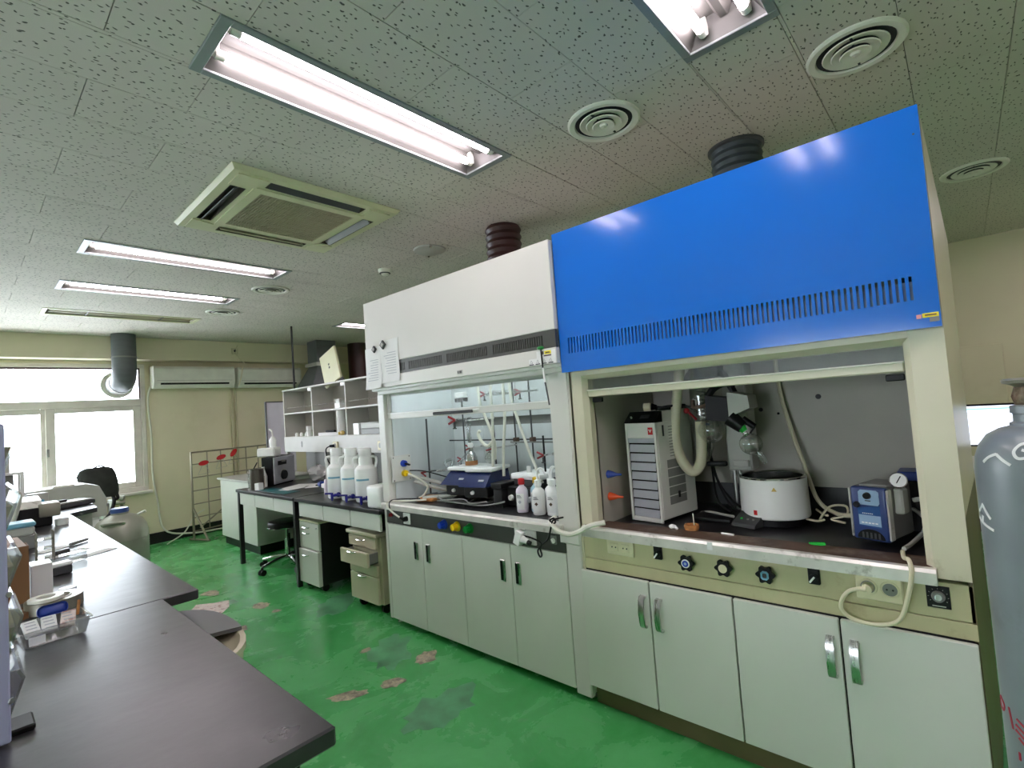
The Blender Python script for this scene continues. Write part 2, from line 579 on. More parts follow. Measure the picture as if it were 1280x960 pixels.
# walls
WX0, WX1, WZ0, WZ1 = -2.2, 1.655, 0.70, 2.335
struct(G().box(WX1, YW, 0, XR + .1, YW + .2, 2.9).box(XL - .1, YW, 0, WX0, YW + .2, 2.9).box(WX0, YW, 0, WX1, YW + .2, WZ0).box(WX0, YW, WZ1, WX1, YW + .2, 2.9).put('wall_far', 'wall_beige'))
struct(G().box(XR, YB, 0, XR + .1, YW, 2.9).put('wall_right', 'wall_beige'))
V0, V1, VZ0, VZ1 = 0.2, 2.0, 1.0, 1.95
struct(G().box(XL - .1, YB, 0, XL, YW, VZ0).box(XL - .1, YB, VZ1, XL, YW, 2.9).box(XL - .1, YB, VZ0, XL, V0, VZ1).box(XL - .1, V1, VZ0, XL, YW, VZ1).put('wall_left', 'wall_left_paint'))
w2 = struct(G().box(XL - .09, V0, VZ0, XL - .02, V1, VZ0 + .05, .004).box(XL - .09, V0, VZ1 - .05, XL - .02, V1, VZ1, .004).box(XL - .09, V0, VZ0 + .05, XL - .02, V0 + .05, VZ1 - .05, .004).box(XL - .09, V1 - .05, VZ0 + .05, XL - .02, V1, VZ1 - .05, .004).put('fill_window', 'window_frame'))  # unseen window, added so daylight fills the hood fronts and interiors
WL['fill_window'] = Vector((0, 0, 0))
for k in range(1, 2):
    y = V0 + (V1 - V0) * k / 2
    G().box(XL - .08, y - .035, VZ0 + .05, XL - .03, y + .035, VZ1 - .05, .004).put('mullion', 'window_frame', w2)
G().box(XL - .058, V0 + .05, VZ0 + .05, XL - .052, V1 - .05, VZ1 - .05).put('glass_pane', 'pane', w2)
struct(G().box(XL - .1, YB - .1, 0, XR + .1, YB, 2.9).put('wall_back', 'wall_left_paint'))
struct(G().box(XL, 7.73, 2.372, XR, YW, H + .02, .004).put('trim_1', 'wall_beige'))
struct(G().box(WX1 + .03, 7.925, 0, XR, YW, .135, .003).box(XL, 7.925, 0, WX1 + .03, YW, .135, .003).put('baseboard_far', 'baseboard_black'))
struct(G().box(XR - .015, YB, 0, XR, 7.92, .12, .003).put('baseboard_right', 'baseboard_black'))
struct(G().box(XR - .014, -.27, .2, XR, .62, 1.68, .006).put('trim_2', 'wall_beige'))

# window: transom light above a pair of sliding sashes
wn = struct(G().box(WX0, 7.93, WZ1 - .05, WX1, 8.04, WZ1, .004).box(WX0, 7.93, WZ0, WX1, 8.06, WZ0 + .06, .004).box(WX1 - .05, 7.93, WZ0 + .06, WX1, 8.04, WZ1 - .05, .004)
            .box(WX0, 7.93, WZ0 + .06, WX0 + .05, 8.04, WZ1 - .05, .004).put('window_1', 'window_frame'))
WL['window_1'] = Vector((0, 0, 0))
G().box(WX0 + .05, 7.925, 1.795, WX1 - .05, 8.03, 1.885, .005).put('transom_bar', 'window_frame', wn)
G().box(WX0 + .05, 7.945, WZ1 - .072, WX1 - .05, 7.975, WZ1 - .05, .002).box(WX1 - .066, 7.945, 1.885, WX1 - .05, 7.975, WZ1 - .072, .002).put('transom_seal', 'window_dark', wn)
G().box(WX0 - .02, 7.86, WZ0 - .035, WX1 + .03, 7.96, WZ0, .004).put('window_sill', 'window_frame', wn)
def sash(x0, x1, y):
    f = G().box(x0, y, WZ0 + .06, x0 + .085, y + .035, 1.795, .004).box(x1 - .085, y, WZ0 + .06, x1, y + .035, 1.795, .004)
    f.box(x0 + .085, y, WZ0 + .06, x1 - .085, y + .035, WZ0 + .13, .004).box(x0 + .085, y, 1.735, x1 - .085, y + .035, 1.795, .004)
    s = f.put('sash', 'window_frame', wn)
    G().box(x0 + .085, y + .014, WZ0 + .13, x1 - .085, y + .02, 1.735).put('glass_pane', 'pane', s)
    return s
sash(-0.72, .735, 7.985)
s = sash(.69, 1.605, 7.945)
G().rbox((.705, 7.94, 1.28), (.022, .018, .09), b=.004).put('latch', 'mid_grey', s)
sash(-2.15, -0.65, 7.945)
G().box(WX0 + .05, 7.985, 1.885, WX1 - .05, 7.991, WZ1 - .05).put('glass_pane', 'pane', wn)

# ---------------------------------------------------------------- ceiling of fibre tiles round the recessed fittings
FX = (.542, 1.833)
lights_y = (.505, 1.70, 4.10, 5.22, 6.36)
fill_lights = ((3.3, 1.70), (3.3, 4.1), (3.3, 5.9), (.542, -1.1), (4.3, -1.2), (.542, -2.2))  # fittings out of sight, added to brighten the hoods and walls
holes = [(FX[0], y - .158, FX[1], y + .158) for y in lights_y] + [(.868, 2.42, 1.801, 3.35)] + [(x, y - .158, x + 1.29, y + .158) for x, y in fill_lights]
ceil = struct(G().box(XL - .1, YB - .1, H + .16, XR + .1, YW + .2, H + .26).put('ceiling', 'slab_dark'))
def cut(rects, hole):
    out = []
    a0, b0, a1, b1 = hole
    for x0, y0, x1, y1 in rects:
        if a0 >= x1 or a1 <= x0 or b0 >= y1 or b1 <= y0:
            out.append((x0, y0, x1, y1)); continue
        if y0 < b0: out.append((x0, y0, x1, b0))
        if y1 > b1: out.append((x0, b1, x1, y1))
        m0, m1 = max(y0, b0), min(y1, b1)
        if x0 < a0: out.append((x0, m0, a0, m1))
        if x1 > a1: out.append((a1, m0, x1, m1))
    return [r for r in out if r[2] - r[0] > .003 and r[3] - r[1] > .003]
PX, PY = .593, .2965
tiles = []
j0 = int((YB - 1.545) / PY) - 2
for j in range(j0, int((YW - 1.545) / PY) + 2):
    y0 = 1.545 + j * PY
    xo = .315 + (PX / 2 if j % 2 else 0)
    for i in range(-8, 12):
        x0 = xo + i * PX
        r = (max(x0, XL), max(y0, YB), min(x0 + PX, XR), min(y0 + PY, 7.735))
        if r[2] - r[0] < .02 or r[3] - r[1] < .02: continue
        tiles.append((x0, y0, r))
def in_view(x, y):
    v = Vector((x, y, H - 1.42))
    d = v.dot(fw)
    if d < .05: return False
    u = 640 + 626.98 * v.dot(rt) / d; w = 480 - 626.98 * v.dot(up) / d
    return -60 < u < 1340 and -60 < w < 1000
def prio(t):
    cx, cy = t[0] + PX / 2, t[1] + PY / 2
    vis = any(in_view(cx + a, cy + b) for a in (-.3, 0, .3) for b in (-.15, 0, .15))
    return (0 if vis else 1, math.hypot(cx, cy))
tiles.sort(key=prio)
g = .0011
tm = None
rest = G()
count = 0
for x0, y0, r in tiles:
    pcs = [r]
    for h in holes: pcs = cut(pcs, h)
    full = pcs == [r] and abs(r[2] - r[0] - PX) < 1e-6 and abs(r[3] - r[1] - PY) < 1e-6
    if count < 296 and pcs:
        if full and tm is not None:
            o = bpy.data.objects.new('ceiling_tile', tm)
            C.objects.link(o); o.parent = ceil; o.location = (x0, y0, H)
        elif full:
            o = G(local=True).box(g, g, 0, PX - g, PY - g, .012, .0012).put('ceiling_tile', 'ceiling_tile', ceil)
            tm = o.data; o.location = (x0, y0, H)
        else:
            q = G()
            for p in pcs: q.box(p[0] + g, p[1] + g, H, p[2] - g, p[3] - g, H + .012)
            q.put('ceiling_tile', 'ceiling_tile', ceil)
        count += 1
    else:
        for p in pcs: rest.box(p[0] + g, p[1] + g, H, p[2] - g, p[3] - g, H + .012)
rest.put('far_tiles', 'ceiling_tile', ceil, kind='stuff')

# ---------------------------------------------------------------- ceiling fittings
def troffer(x0, yc, label, lit=True, group=None, tubes=(1, 1)):
    x1 = x0 + 1.291
    t = thing('ceiling_light', label, 'light', ((x0 + x1) / 2, yc, H), group=group)
    y0, y1 = yc - .158, yc + .158
    f = G()
    w = .036; w2 = .030
    f.box(x0, y0, H - .006, x0 + w, y1, H + .006, .002).box(x1 - w, y0, H - .006, x1, y1, H + .006, .002)
    f.box(x0 + w, y0, H - .006, x1 - w, y0 + w2, H + .006, .002).box(x0 + w, y1 - w2, H - .006, x1 - w, y1, H + .006, .002)
    f.put('frame', 'fixture_frame' if lit else 'ac_cream', t)
    a, b, c, d = x0 + w, y0 + w2, x1 - w, y1 - w2
    r = G()
    zt = H + .085
    rim = [(a, b, H + .002), (c, b, H + .002), (c, d, H + .002), (a, d, H + .002)]
    top = [(a + .02, b + .05, zt), (c - .02, b + .05, zt), (c - .02, d - .05, zt), (a + .02, d - .05, zt)]
    r0, r1 = r.ring(rim), r.ring(top)
    r.skin([r0, r1], False, True)
    r.put('reflector', 'reflector_grey' if lit else 'fixture_dull', t)
    if lit:
        G().prism([(yc - .03, zt), (yc + .03, zt), (yc + .012, zt - .03), (yc - .012, zt - .03)], 'x', a + .02, c - .02).put('ridge', 'reflector_grey', t)
        for k, s in enumerate((-1, 1)):
            yy = yc + s * .072
            G().cyl((a + .045, yy, H + .032), (c - .045, yy, H + .032), .0155, n=12).put('tube', 'tube_lit', t)
            for xx, dx in ((a + .02, .03), (c - .02, -.03)):
                G().cyl((xx, yy, H + .032), (xx + dx, yy, H + .032), .017, n=12).rbox((xx, yy, H + .055), (.022, .03, .06), b=.003).put('socket', 'fixture_white', t)
    else:
        for yy in (yc - .04, yc + .04):
            G().box(a + .02, yy - .012, H + .004, c - .02, yy + .012, H + .02, .003).put('cover_strip', 'grille_bar', t)
        for xx in (a + .3, c - .3):
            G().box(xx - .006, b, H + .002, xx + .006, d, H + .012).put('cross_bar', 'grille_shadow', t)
    return t
LL = ('lit twin tube ceiling light cut by the top edge of the photo', 'long lit twin tube ceiling light nearest above the bench', 'lit twin tube ceiling light just beyond the ceiling air conditioner',
      'lit twin tube ceiling light second beyond the air conditioner', 'unlit ceiling light fitting close to the window beam')
for i, y in enumerate(lights_y):
    troffer(FX[0], y, LL[i], lit=i < 4, group='ceiling light fittings')
for x, y in fill_lights:
    troffer(x, y, {(3.3, 1.70): 'added unseen ceiling light over the far side of the white hood', (3.3, 4.1): 'added ceiling light beyond the reagent shelf, left of the white hood', (3.3, 5.9): 'added ceiling light beyond the square grey duct', (.542, -1.1): 'added unseen ceiling light behind the camera', (4.3, -1.2): 'added unseen ceiling light over the desk with the lit screen', (.542, -2.2): 'added unseen ceiling light at the back wall behind the camera'}[(x, y)], group='ceiling light fittings')

def diffuser(x, y, label, r=.158):
    t = thing('air_diffuser', label, 'vent', (x, y, H), group='round ceiling diffusers')
    G().lathe([(r, 0), (r, -.006), (r - .008, -.012), (r - .030, -.010), (r - .034, .0)], (x, y, H), 40).put('rim', 'cone_cream', t)
    G().lathe([(r - .034, -.002), (r - .036, -.0005), (.002, -.0005)], (x, y, H), 40).put('throat', 'throat', t)
    for k, (ro, ri, z) in enumerate(((.106, .074, -.008), (.078, .046, -.014), (.050, .018, -.020))):
        G().lathe([(ro, z), (ro - .003, z - .003), (ri, z + .004), (ri, z + .007), (ro - .004, z + .002), (ro, z)], (x, y, H), 36).put('cone', 'cone_cream', t)
    G().lathe([(.001, -.027), (.014, -.025), (.019, -.015), (.001, -.015)], (x, y, H), 20).put('centre_button', 'cone_cream', t)
    G().box(x - .1, y - .004, H - .012, x + .1, y + .004, H - .001).put('bridge', 'throat', t)
diffuser(1.93, 1.083, 'round ceiling diffuser nearest the left end of the blue hood top')
diffuser(2.243, .197, 'largest round ceiling diffuser above the right end of the blue hood')
diffuser(4.13, -.145, 'round ceiling diffuser past the right side of the blue hood')
diffuser(1.93, 4.604, 'round ceiling diffuser beside the second lit lamp beyond the air conditioner')
diffuser(1.90, 5.743, 'round ceiling diffuser nearest the window beam')

t = thing('ceiling_speaker', 'flat round pale disc on ceiling above the white fume hood', 'speaker', (2.40, 2.894, H))
G().lathe([(.001, -.016), (.10, -.016), (.118, -.010), (.122, 0)], (2.40, 2.894, H), 32).put('disc', 'pale_grey', t)
for a in (.95, 4.1):
    G().rbox((2.40 + .118 * math.cos(a), 2.894 + .118 * math.sin(a), H - .012), (.03, .018, .02), rz=a, b=.004).put('clip', 'chrome', t)
t = thing('smoke_detector', 'small domed smoke detector on ceiling near the white hood', 'detector', (2.419, 3.515, H))
G().lathe([(.001, -.052), (.022, -.05), (.034, -.036), (.052, -.028), (.056, 0)], (2.419, 3.515, H), 24).put('dome', 'cone_cream', t)
G().lathe([(.034, -.037), (.037, -.030), (.046, -.029), (.046, -.034), (.034, -.037)], (2.419, 3.515, H), 24).put('slot_ring', 'dark_grey', t)

# cassette air conditioner
t = thing('ceiling_air_conditioner', 'square cream cassette air conditioner recessed in the ceiling', 'air conditioner', (1.3345, 2.885, H))
ax0, ay0, ax1, ay1 = .868, 2.42, 1.801, 3.35
zb = H - .024
def ringframe(g, o, i, z_o, z_i, zbk):
    A = g.ring([(o[0], o[1], z_o), (o[2], o[1], z_o), (o[2], o[3], z_o), (o[0], o[3], z_o)])
    B = g.ring([(i[0], i[1], z_i), (i[2], i[1], z_i), (i[2], i[3], z_i), (i[0], i[3], z_i)])
    Cc = g.ring([(i[0], i[1], zbk), (i[2], i[1], zbk), (i[2], i[3], zbk), (i[0], i[3], zbk)])
    D = g.ring([(o[0], o[1], zbk), (o[2], o[1], zbk), (o[2], o[3], zbk), (o[0], o[3], zbk)])
    return g.skin([A, B, Cc, D, A], False, False)
# bezel: outer lip, then a plate pierced by four outlets and the grille opening
G2 = G()
ringframe(G2, (ax0, ay0, ax1, ay1), (ax0 + .015, ay0 + .015, ax1 - .015, ay1 - .015), H - .004, zb, H + .01)
gx0, gy0, gx1, gy1 = 1.025, 2.57, 1.645, 3.175
sl = .072
outs = [(ax0 + .20, ay0 + .06, ax1 - .20, ay0 + .06 + sl), (ax0 + .20, ay1 - .06 - sl, ax1 - .20, ay1 - .06), (ax0 + .06, ay0 + .20, ax0 + .06 + sl, ay1 - .20), (ax1 - .06 - sl, ay0 + .20, ax1 - .06, ay1 - .20)]
pl = [(ax0 + .015, ay0 + .015, ax1 - .015, ay1 - .015)]
for h in outs + [(gx0, gy0, gx1, gy1)]: pl = cut(pl, h)
for p in pl: G2.box(p[0], p[1], zb, p[2], p[3], zb + .012)
G2.put('bezel', 'ac_cream', t)
for cx, cy in ((ax0, ay0), (ax1, ay0), (ax1, ay1), (ax0, ay1)):
    sx = 1 if cx < 1.3 else -1; sy = 1 if cy < 2.9 else -1
    G().prism([(cx + sx * .045, cy + sy * .045), (cx + sx * .185, cy + sy * .045), (cx + sx * .16, cy + sy * .16), (cx + sx * .045, cy + sy * .185)], 'z', zb - .006, zb).put('corner_cover', 'ac_cream', t)
for k, h in enumerate(outs):
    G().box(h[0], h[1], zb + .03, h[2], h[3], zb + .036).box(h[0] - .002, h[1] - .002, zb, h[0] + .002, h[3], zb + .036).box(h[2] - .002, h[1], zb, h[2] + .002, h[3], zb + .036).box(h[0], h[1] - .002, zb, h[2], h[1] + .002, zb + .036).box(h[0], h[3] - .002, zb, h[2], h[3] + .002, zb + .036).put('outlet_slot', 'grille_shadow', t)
    cx, cy = (h[0] + h[2]) / 2, (h[1] + h[3]) / 2
    if k < 2: G().rbox((cx, cy, zb + .008), (h[2] - h[0] - .02, .05, .006), rx=.75 * (1 if k else -1), b=.002).put('louvre_flap', 'dark_grey' if k != 1 else 'ac_cream', t)
    else: G().rbox((cx, cy, zb + .008), (.05, h[3] - h[1] - .02, .006), ry=.75 * (-1 if k == 2 else 1), b=.002).put('louvre_flap', 'dark_grey' if k == 2 else 'mid_grey', t)
q = G(); ringframe(q, (gx0, gy0, gx1, gy1), (gx0 + .045, gy0 + .045, gx1 - .045, gy1 - .045), zb - .006, zb - .010, zb + .01)
gf = q.put('grille_frame', 'ac_cream', t)
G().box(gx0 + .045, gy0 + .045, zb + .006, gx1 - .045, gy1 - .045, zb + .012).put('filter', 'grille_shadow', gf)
q = G()
n = 38
for i in range(n):
    x = gx0 + .045 + (gx1 - gx0 - .09) * (i + .5) / n
    q.box(x - .0028, gy0 + .045, zb - .008, x + .0028, gy1 - .045, zb + .002)
for i in range(1, 8):
    y = gy0 + .045 + (gy1 - gy0 - .09) * i / 8
    q.box(gx0 + .045, y - .003, zb - .007, gx1 - .045, y + .003, zb)
q.put('grille_bars', 'grille_bar', gf, kind='stuff')

# ---------------------------------------------------------------- far wall fittings
def wall_ac(x0, x1, z0, z1, label):
    t = thing('wall_air_conditioner', label, 'air conditioner', ((x0 + x1) / 2, 7.84, z0), group='wall air conditioners under the beam')
    G().prism([(7.93, z0 + .02), (7.93, z1), (7.76, z1), (7.735, z1 - .03), (7.73, z0 + .085), (7.765, z0 + .02), (7.80, z0)], 'x', x0, x1).put('casing', 'ac_white', t)
    for a, b in ((x0 - .006, x0 + .022), (x1 - .022, x1 + .006)):
        G().prism([(7.93, z0 + .02), (7.93, z1 + .003), (7.755, z1 + .003), (7.73, z1 - .03), (7.725, z0 + .085), (7.76, z0 + .015), (7.80, z0 - .003)], 'x', a, b).put('end_cap', 'ac_white', t)
    G().rbox(((x0 + x1) / 2 , 7.742, z0 + .062), (x1 - x0 - .14, .02, .022), rx=.5).put('outlet_slot', 'black_plastic', t)
    G().rbox(((x0 + x1) / 2, 7.752, z0 + .042), (x1 - x0 - .14, .006, .02), rx=.7, b=.002).put('louvre_flap', 'ac_white', t)
    G().box(x0 + .03, 7.724, z0 + .10, x1 - .03, 7.735, z0 + .105).put('panel_seam', 'pale_grey', t)
wall_ac(1.715, 2.672, 2.00, 2.292, 'white wall air conditioner next to the window')
wall_ac(2.735, 3.64, 1.99, 2.285, 'white wall air conditioner behind the thin ceiling pole')
o = G().tube([(1.70, 7.86, 2.03), (1.685, 7.90, 1.96), (1.675, 7.915, 1.8), (1.70, 7.918, 1.4), (1.70, 7.92, .9), (1.74, 7.915, .55), (1.80, 7.90, .16), (2.1, 7.88, .05), (2.5, 7.86, .03)], .012).put('drain_hose', 'hose_white', origin=(1.7, 7.9, 0))
tag(o, 'white drain hose running down the wall beside the window', 'hose')
t = thing('pipe_trunking', 'beige pipe trunking down the wall between the two air conditioners', 'pipe', (2.72, 7.9, .14))
G().box(2.665, 7.89, .14, 2.70, 7.938, 1.99, .004).put('trunk', 'pipe_beige', t)
G().cyl((2.735, 7.91, .14), (2.735, 7.91, 1.99), .014).put('pipe', 'pipe_beige', t)
o = G().tube([(2.73, 7.715, 2.60), (2.70, 7.712, 2.5), (2.76, 7.712, 2.40), (2.80, 7.71, 2.35), (2.78, 7.70, 2.28), (2.75, 7.69, 2.15), (2.715, 7.70, 2.02)], .008).put('wall_cable', 'cable_cream', origin=(2.73, 7.7, 2.3))
tag(o, 'beige cable looped from the beam down between the air conditioners', 'cable')
t = thing('beam_socket', 'small pale socket on the beam above the air conditioners', 'socket', (2.69, 7.72, 2.5))
G().box(2.65, 7.712, 2.47, 2.73, 7.73, 2.56, .004).put('plate', 'pipe_beige', t)
G().cyl((2.69, 7.713, 2.52), (2.69, 7.706, 2.52), .018).put('hole', 'dark_grey', t)

# exhaust ducts
t = thing('exhaust_duct', 'grey exhaust duct dropping from ceiling and turning into the window', 'duct', (1.372, 7.53, 2.0))
G().tube([(1.372, 7.53, H), (1.372, 7.53, 2.28), (1.372, 7.545, 2.16), (1.372, 7.62, 2.09), (1.372, 7.70, 2.075)], .123, 24).put('pipe', 'duct_grey', t)
G().tube([(1.372, 7.70, 2.075), (1.372, 7.82, 2.07), (1.372, 7.97, 2.07)], .128, 24).put('foil_sleeve', 'mid_grey', t)
G().cyl((1.372, 7.53, 2.36), (1.372, 7.53, 2.375), .129, n=24).put('joint_ring', 'mid_grey', t)
G().cyl((1.372, 7.955, 2.07), (1.372, 7.975, 2.07), .17, n=28).put('wall_flange', 'ac_white', t)
t = thing('exhaust_duct', 'square olive grey exhaust duct with pale collar behind the shelf unit', 'duct', (3.78, 7.3, 1.9))
G().box(3.63, 7.15, 2.30, 3.94, 7.45, H, .004).put('shaft', 'duct_grey', t)
G().prism([(3.60, 2.31), (3.97, 2.31), (3.97, 2.26), (3.60, 2.26)], 'y', 7.12, 7.48).put('collar', 'pale_grey', t)
r = G(); r.skin([r.ring([(3.64, 7.16, 2.27), (3.93, 7.16, 2.27), (3.93, 7.44, 2.27), (3.64, 7.44, 2.27)]), r.ring([(3.44, 7.0, 1.85), (4.1, 7.0, 1.85), (4.1, 7.6, 1.85), (3.44, 7.6, 1.85)])]).put('hopper', 'duct_grey', t)
t = thing('exhaust_duct', 'dark round exhaust duct left of the white hood top', 'duct', (4.45, 7.35, 1.9))
G().cyl((4.45, 7.35, 1.9), (4.45, 7.35, H), .17, n=26).put('pipe', 'duct_maroon', t)
G().cyl((4.45, 7.35, 2.02), (4.45, 7.35, 2.05), .18, n=26).put('joint_ring', 'mid_grey', t)
o = G().cyl((2.858, 6.26, 1.80), (2.858, 6.26, H), .012).put('ceiling_pole', 'black_metal', origin=(2.858, 6.26, 1.8))
tag(o, 'thin black pole from ceiling to the far end of the shelf unit', 'pole')

# ================================================================ FUME HOODS
def slotted(g, x0, x1, y0, y1, z0, z1, groups, sz0, sz1):
    """panel from y0..y1, z0..z1 pierced by rows of upright slots; groups = (ya, yb, n, duty)"""
    g.box(x0, y0, z0, x1, y1, sz0).box(x0, y0, sz1, x1, y1, z1)
    y = y0
    for ya, yb, n, duty in groups:
        p = (yb - ya) / n
        for i in range(n):
            a = ya + i * p
            g.box(x0, y, sz0, x1, a, sz1)
            y = a + p * duty
    g.box(x0, y, sz0, x1, y1, sz1)
    return g

# ---------------------------------------------------------------- white hood
WH = thing('fume_hood', 'white fume hood with dark vent strip and raised glass sash beside the blue one', 'fume hood', (2.35, 2.23, 0))
xf = 1.985
G().box(xf, 3.045, .045, 2.80, 3.062, 2.19, .002).put('side_panel', 'hood_white', WH)
G().box(xf, 1.418, .045, 2.80, 1.432, 2.19, .002).put('side_panel', 'hood_white', WH)
G().box(2.785, 1.432, .045, 2.80, 3.045, 2.19).put('back_panel', 'hood_white', WH)
G().box(1.93, 1.418, 2.192, 2.80, 3.045, 2.21, .002).put('roof', 'hood_white', WH)
G().box(1.90, 1.416, 1.778, 1.93, 3.045, 2.21, .003).put('canopy_panel', 'hood_white', WH)
q = slotted(G(), 1.903, 1.918, 1.416, 3.045, 1.692, 1.778, [(1.495, 1.838, 23, .45), (1.876, 2.212, 23, .45), (2.25, 2.578, 23, .45), (2.612, 2.95, 23, .45)], 1.708, 1.758)
vs = q.put('vent_strip', 'dark_band', WH)
G().box(1.9185, 1.42, 1.695, 1.921, 3.04, 1.775).put('vent_backing', 'slot_light', vs)
G().box(1.90, 1.416, 1.615, 1.93, 3.045, 1.692, .003).put('canopy_lip', 'hood_white', WH)
G().box(1.93, 1.418, 1.60, xf, 3.045, 1.617).put('canopy_underside', 'hood_white', WH)
G().box(xf - .012, 1.432, 1.575, xf + .05, 3.045, 1.605, .004).put('lintel', 'hood_white', WH)
G().prism([(xf + .005, 1.575), (xf + .05, 1.575), (xf + .05, 1.558)], 'y', 1.54, 2.985).put('lintel_chamfer', 'pale_grey', WH)
# pilasters
G().box(xf - .006, 2.985, .835, xf + .06, 3.062, 1.58, .006).put('pilaster', 'hood_white', WH)
G().box(xf - .006, 1.422, .74, xf + .06, 1.542, 1.58, .006).put('pilaster', 'hood_white', WH)
G().box(xf - .002, 3.032, .045, xf + .03, 3.062, .835, .003).put('frame_post', 'hood_white', WH)
G().box(xf - .002, 1.422, .03, xf + .03, 1.508, .74, .003).put('frame_post', 'hood_white', WH)
# sash
sx = xf + .018
sh = G().box(sx, 1.545, 1.402, sx + .022, 2.98, 1.442, .003).box(sx, 1.545, 1.442, sx + .018, 1.573, 1.95, .002).box(sx, 2.955, 1.442, sx + .018, 2.98, 1.95, .002).put('sash', 'hood_white', WH)
G().box(sx + .007, 1.573, 1.44, sx + .012, 2.955, 1.95).put('sash_glass', 'sash_pane', sh)
G().box(sx - .003, 1.545, 1.438, sx + .004, 2.98, 1.4435).put('sash_edge', 'white_plastic', sh)
G().rbox((sx - .004, 2.30, 1.418), (.012, .36, .018), b=.004).put('sash_handle', 'black_plastic', sh)
G().rbox((sx - .006, 2.09, 1.425), (.012, .05, .012), b=.003).put('sash_clip', 'white_plastic', sh)
# inside
xb = 2.58
G().box(2.03, 2.968, .82, xb, 2.978, 2.05).put('inner_side', 'liner_grey', WH)
G().box(2.03, 1.545, .82, xb, 1.555, 2.05).put('inner_side', 'liner_grey', WH)
bf = G()
ys = [1.555, 1.93, 2.30, 2.64, 2.968]
for a, b in zip(ys[:-1], ys[1:]):
    bf.box(xb, a + .0015, .90, xb + .012, b - .0015, 1.305, .001).box(xb, a + .0015, 1.362, xb + .012, b - .0015, 2.05, .001)
bf.put('baffle', 'liner_grey', WH)
G().box(xb + .03, 1.555, .82, xb + .04, 2.968, 2.05).put('plenum_back', 'mid_grey', WH)
G().box(2.03, 1.555, 2.04, xb + .03, 2.968, 2.05).put('inner_ceiling', 'liner_grey', WH)
lp = G().box(2.06, 1.75, 1.97, 2.13, 2.80, 2.04, .006).put('lamp_housing', 'white_plastic', WH)
G().cyl((2.095, 1.80, 1.955), (2.095, 2.75, 1.955), .014).put('lamp_tube', 'hood_lamp', lp)
# work surface
G().box(2.02, 1.542, .80, 2.62, 2.985, .826, .003).put('worktop', 'black_resin', WH)
G().prism([(1.955, .79), (1.955, .822), (1.962, .832), (2.03, .832), (2.03, .79)], 'y', 1.51, 3.055).put('steel_sill', 'bright_steel', WH)
# control band
cb = G().box(xf - .004, 1.51, .694, xf + .02, 3.032, .79, .002).put('control_band', 'dark_band', WH)
def eu_socket(cx, cy, cz, par, m='white_plastic', s=.036, hole='pale_grey'):
    """plate with a round recess facing -x"""
    p = G().rbox((cx, cy, cz), (.010, 2 * s, 2 * s), b=.003).put('socket_plate', m, par)
    G().lathe([(s * .62, .0062), (s * .62, .0052), (s * .55, -.004), (.001, -.004)], (cx, cy, cz), 20, Matrix.Rotation(-PI / 2, 4, 'Y')).put('socket_recess', hole, p)
    q = G()
    for d in (-.0095, .0095):
        q.cyl((cx - .0045, cy + d, cz), (cx - .0062, cy + d, cz), .003, n=8)
    q.put('socket_hole', 'black_plastic', p)
    return p
G().cyl((xf - .004, 2.974, .752), (xf - .014, 2.974, .752), .014).rbox((xf - .02, 2.974, .752), (.014, .006, .024), rx=.5, b=.002).put('switch', 'red_clamp', WH)
eu_socket(xf - .008, 2.795, .742, WH)
for y, m in ((2.419, 'knob_blue'), (2.302, 'knob_yellow'), (2.191, 'knob_green')):
    k = G().cyl((xf - .004, y, .742), (xf - .014, y, .742), .030, .026, 20).cyl((xf - .014, y, .742), (xf - .045, y, .742), .019, .017, 16).put('gas_valve_knob', m, WH)
    q = G()
    for i in range(8):
        a = i * PI / 4
        q.cyl((xf - .016, y + .019 * math.cos(a), .742 + .019 * math.sin(a)), (xf - .042, y + .017 * math.cos(a), .742 + .017 * math.sin(a)), .0035, n=6)
    q.put('knob_ribs', m, k)
eu_socket(xf - .008, 1.80, .752, WH)
eu_socket(xf - .008, 1.725, .745, WH)
sw = G().rbox((xf - .006, 1.578, .752), (.008, .036, .046), b=.003).put('rotary_switch', 'mid_grey', WH)
G().rbox((xf - .016, 1.578, .748), (.014, .008, .024), rx=-.6, b=.002).cyl((xf - .006, 1.578, .748), (xf - .013, 1.578, .748), .013).put('switch_pointer', 'white_plastic', sw)
# doors
ds = [3.030, 2.651, 2.272, 1.885, 1.511]
for i in range(4):
    a, b = ds[i + 1] + .0015, ds[i] - .0015
    d = G().box(xf - .002, a, .048, xf + .018, b, .690, .0025).put('door', 'door_white', WH)
    yh = (b - .30 if i in (0, 2) else b - .055)
    yh = (2.72, 2.596, 1.946, 1.836)[i]
    h = G().box(xf - .008, yh - .019, .483, xf - .001, yh + .019, .600, .003).put('recessed_handle', 'steel', d)
    G().box(xf - .0095, yh - .003, .490, xf - .007, yh + .015, .593).put('handle_pocket', 'black_plastic', h)
G().box(xf + .018, 1.51, .05, xf + .03, 3.03, .69).put('carcass_front', 'dark_grey', WH)
G().box(xf + .03, 1.432, .045, 2.785, 3.045, .07).put('carcass_bottom', 'hood_white', WH)
for x in (2.05, 2.72):
    for y in (3.03, 1.46):
        G().lathe([(.024, 0), (.024, .006), (.010, .012), (.008, .05)], (x, y, 0), 14, cap0=True).put('levelling_foot', 'chrome', WH)
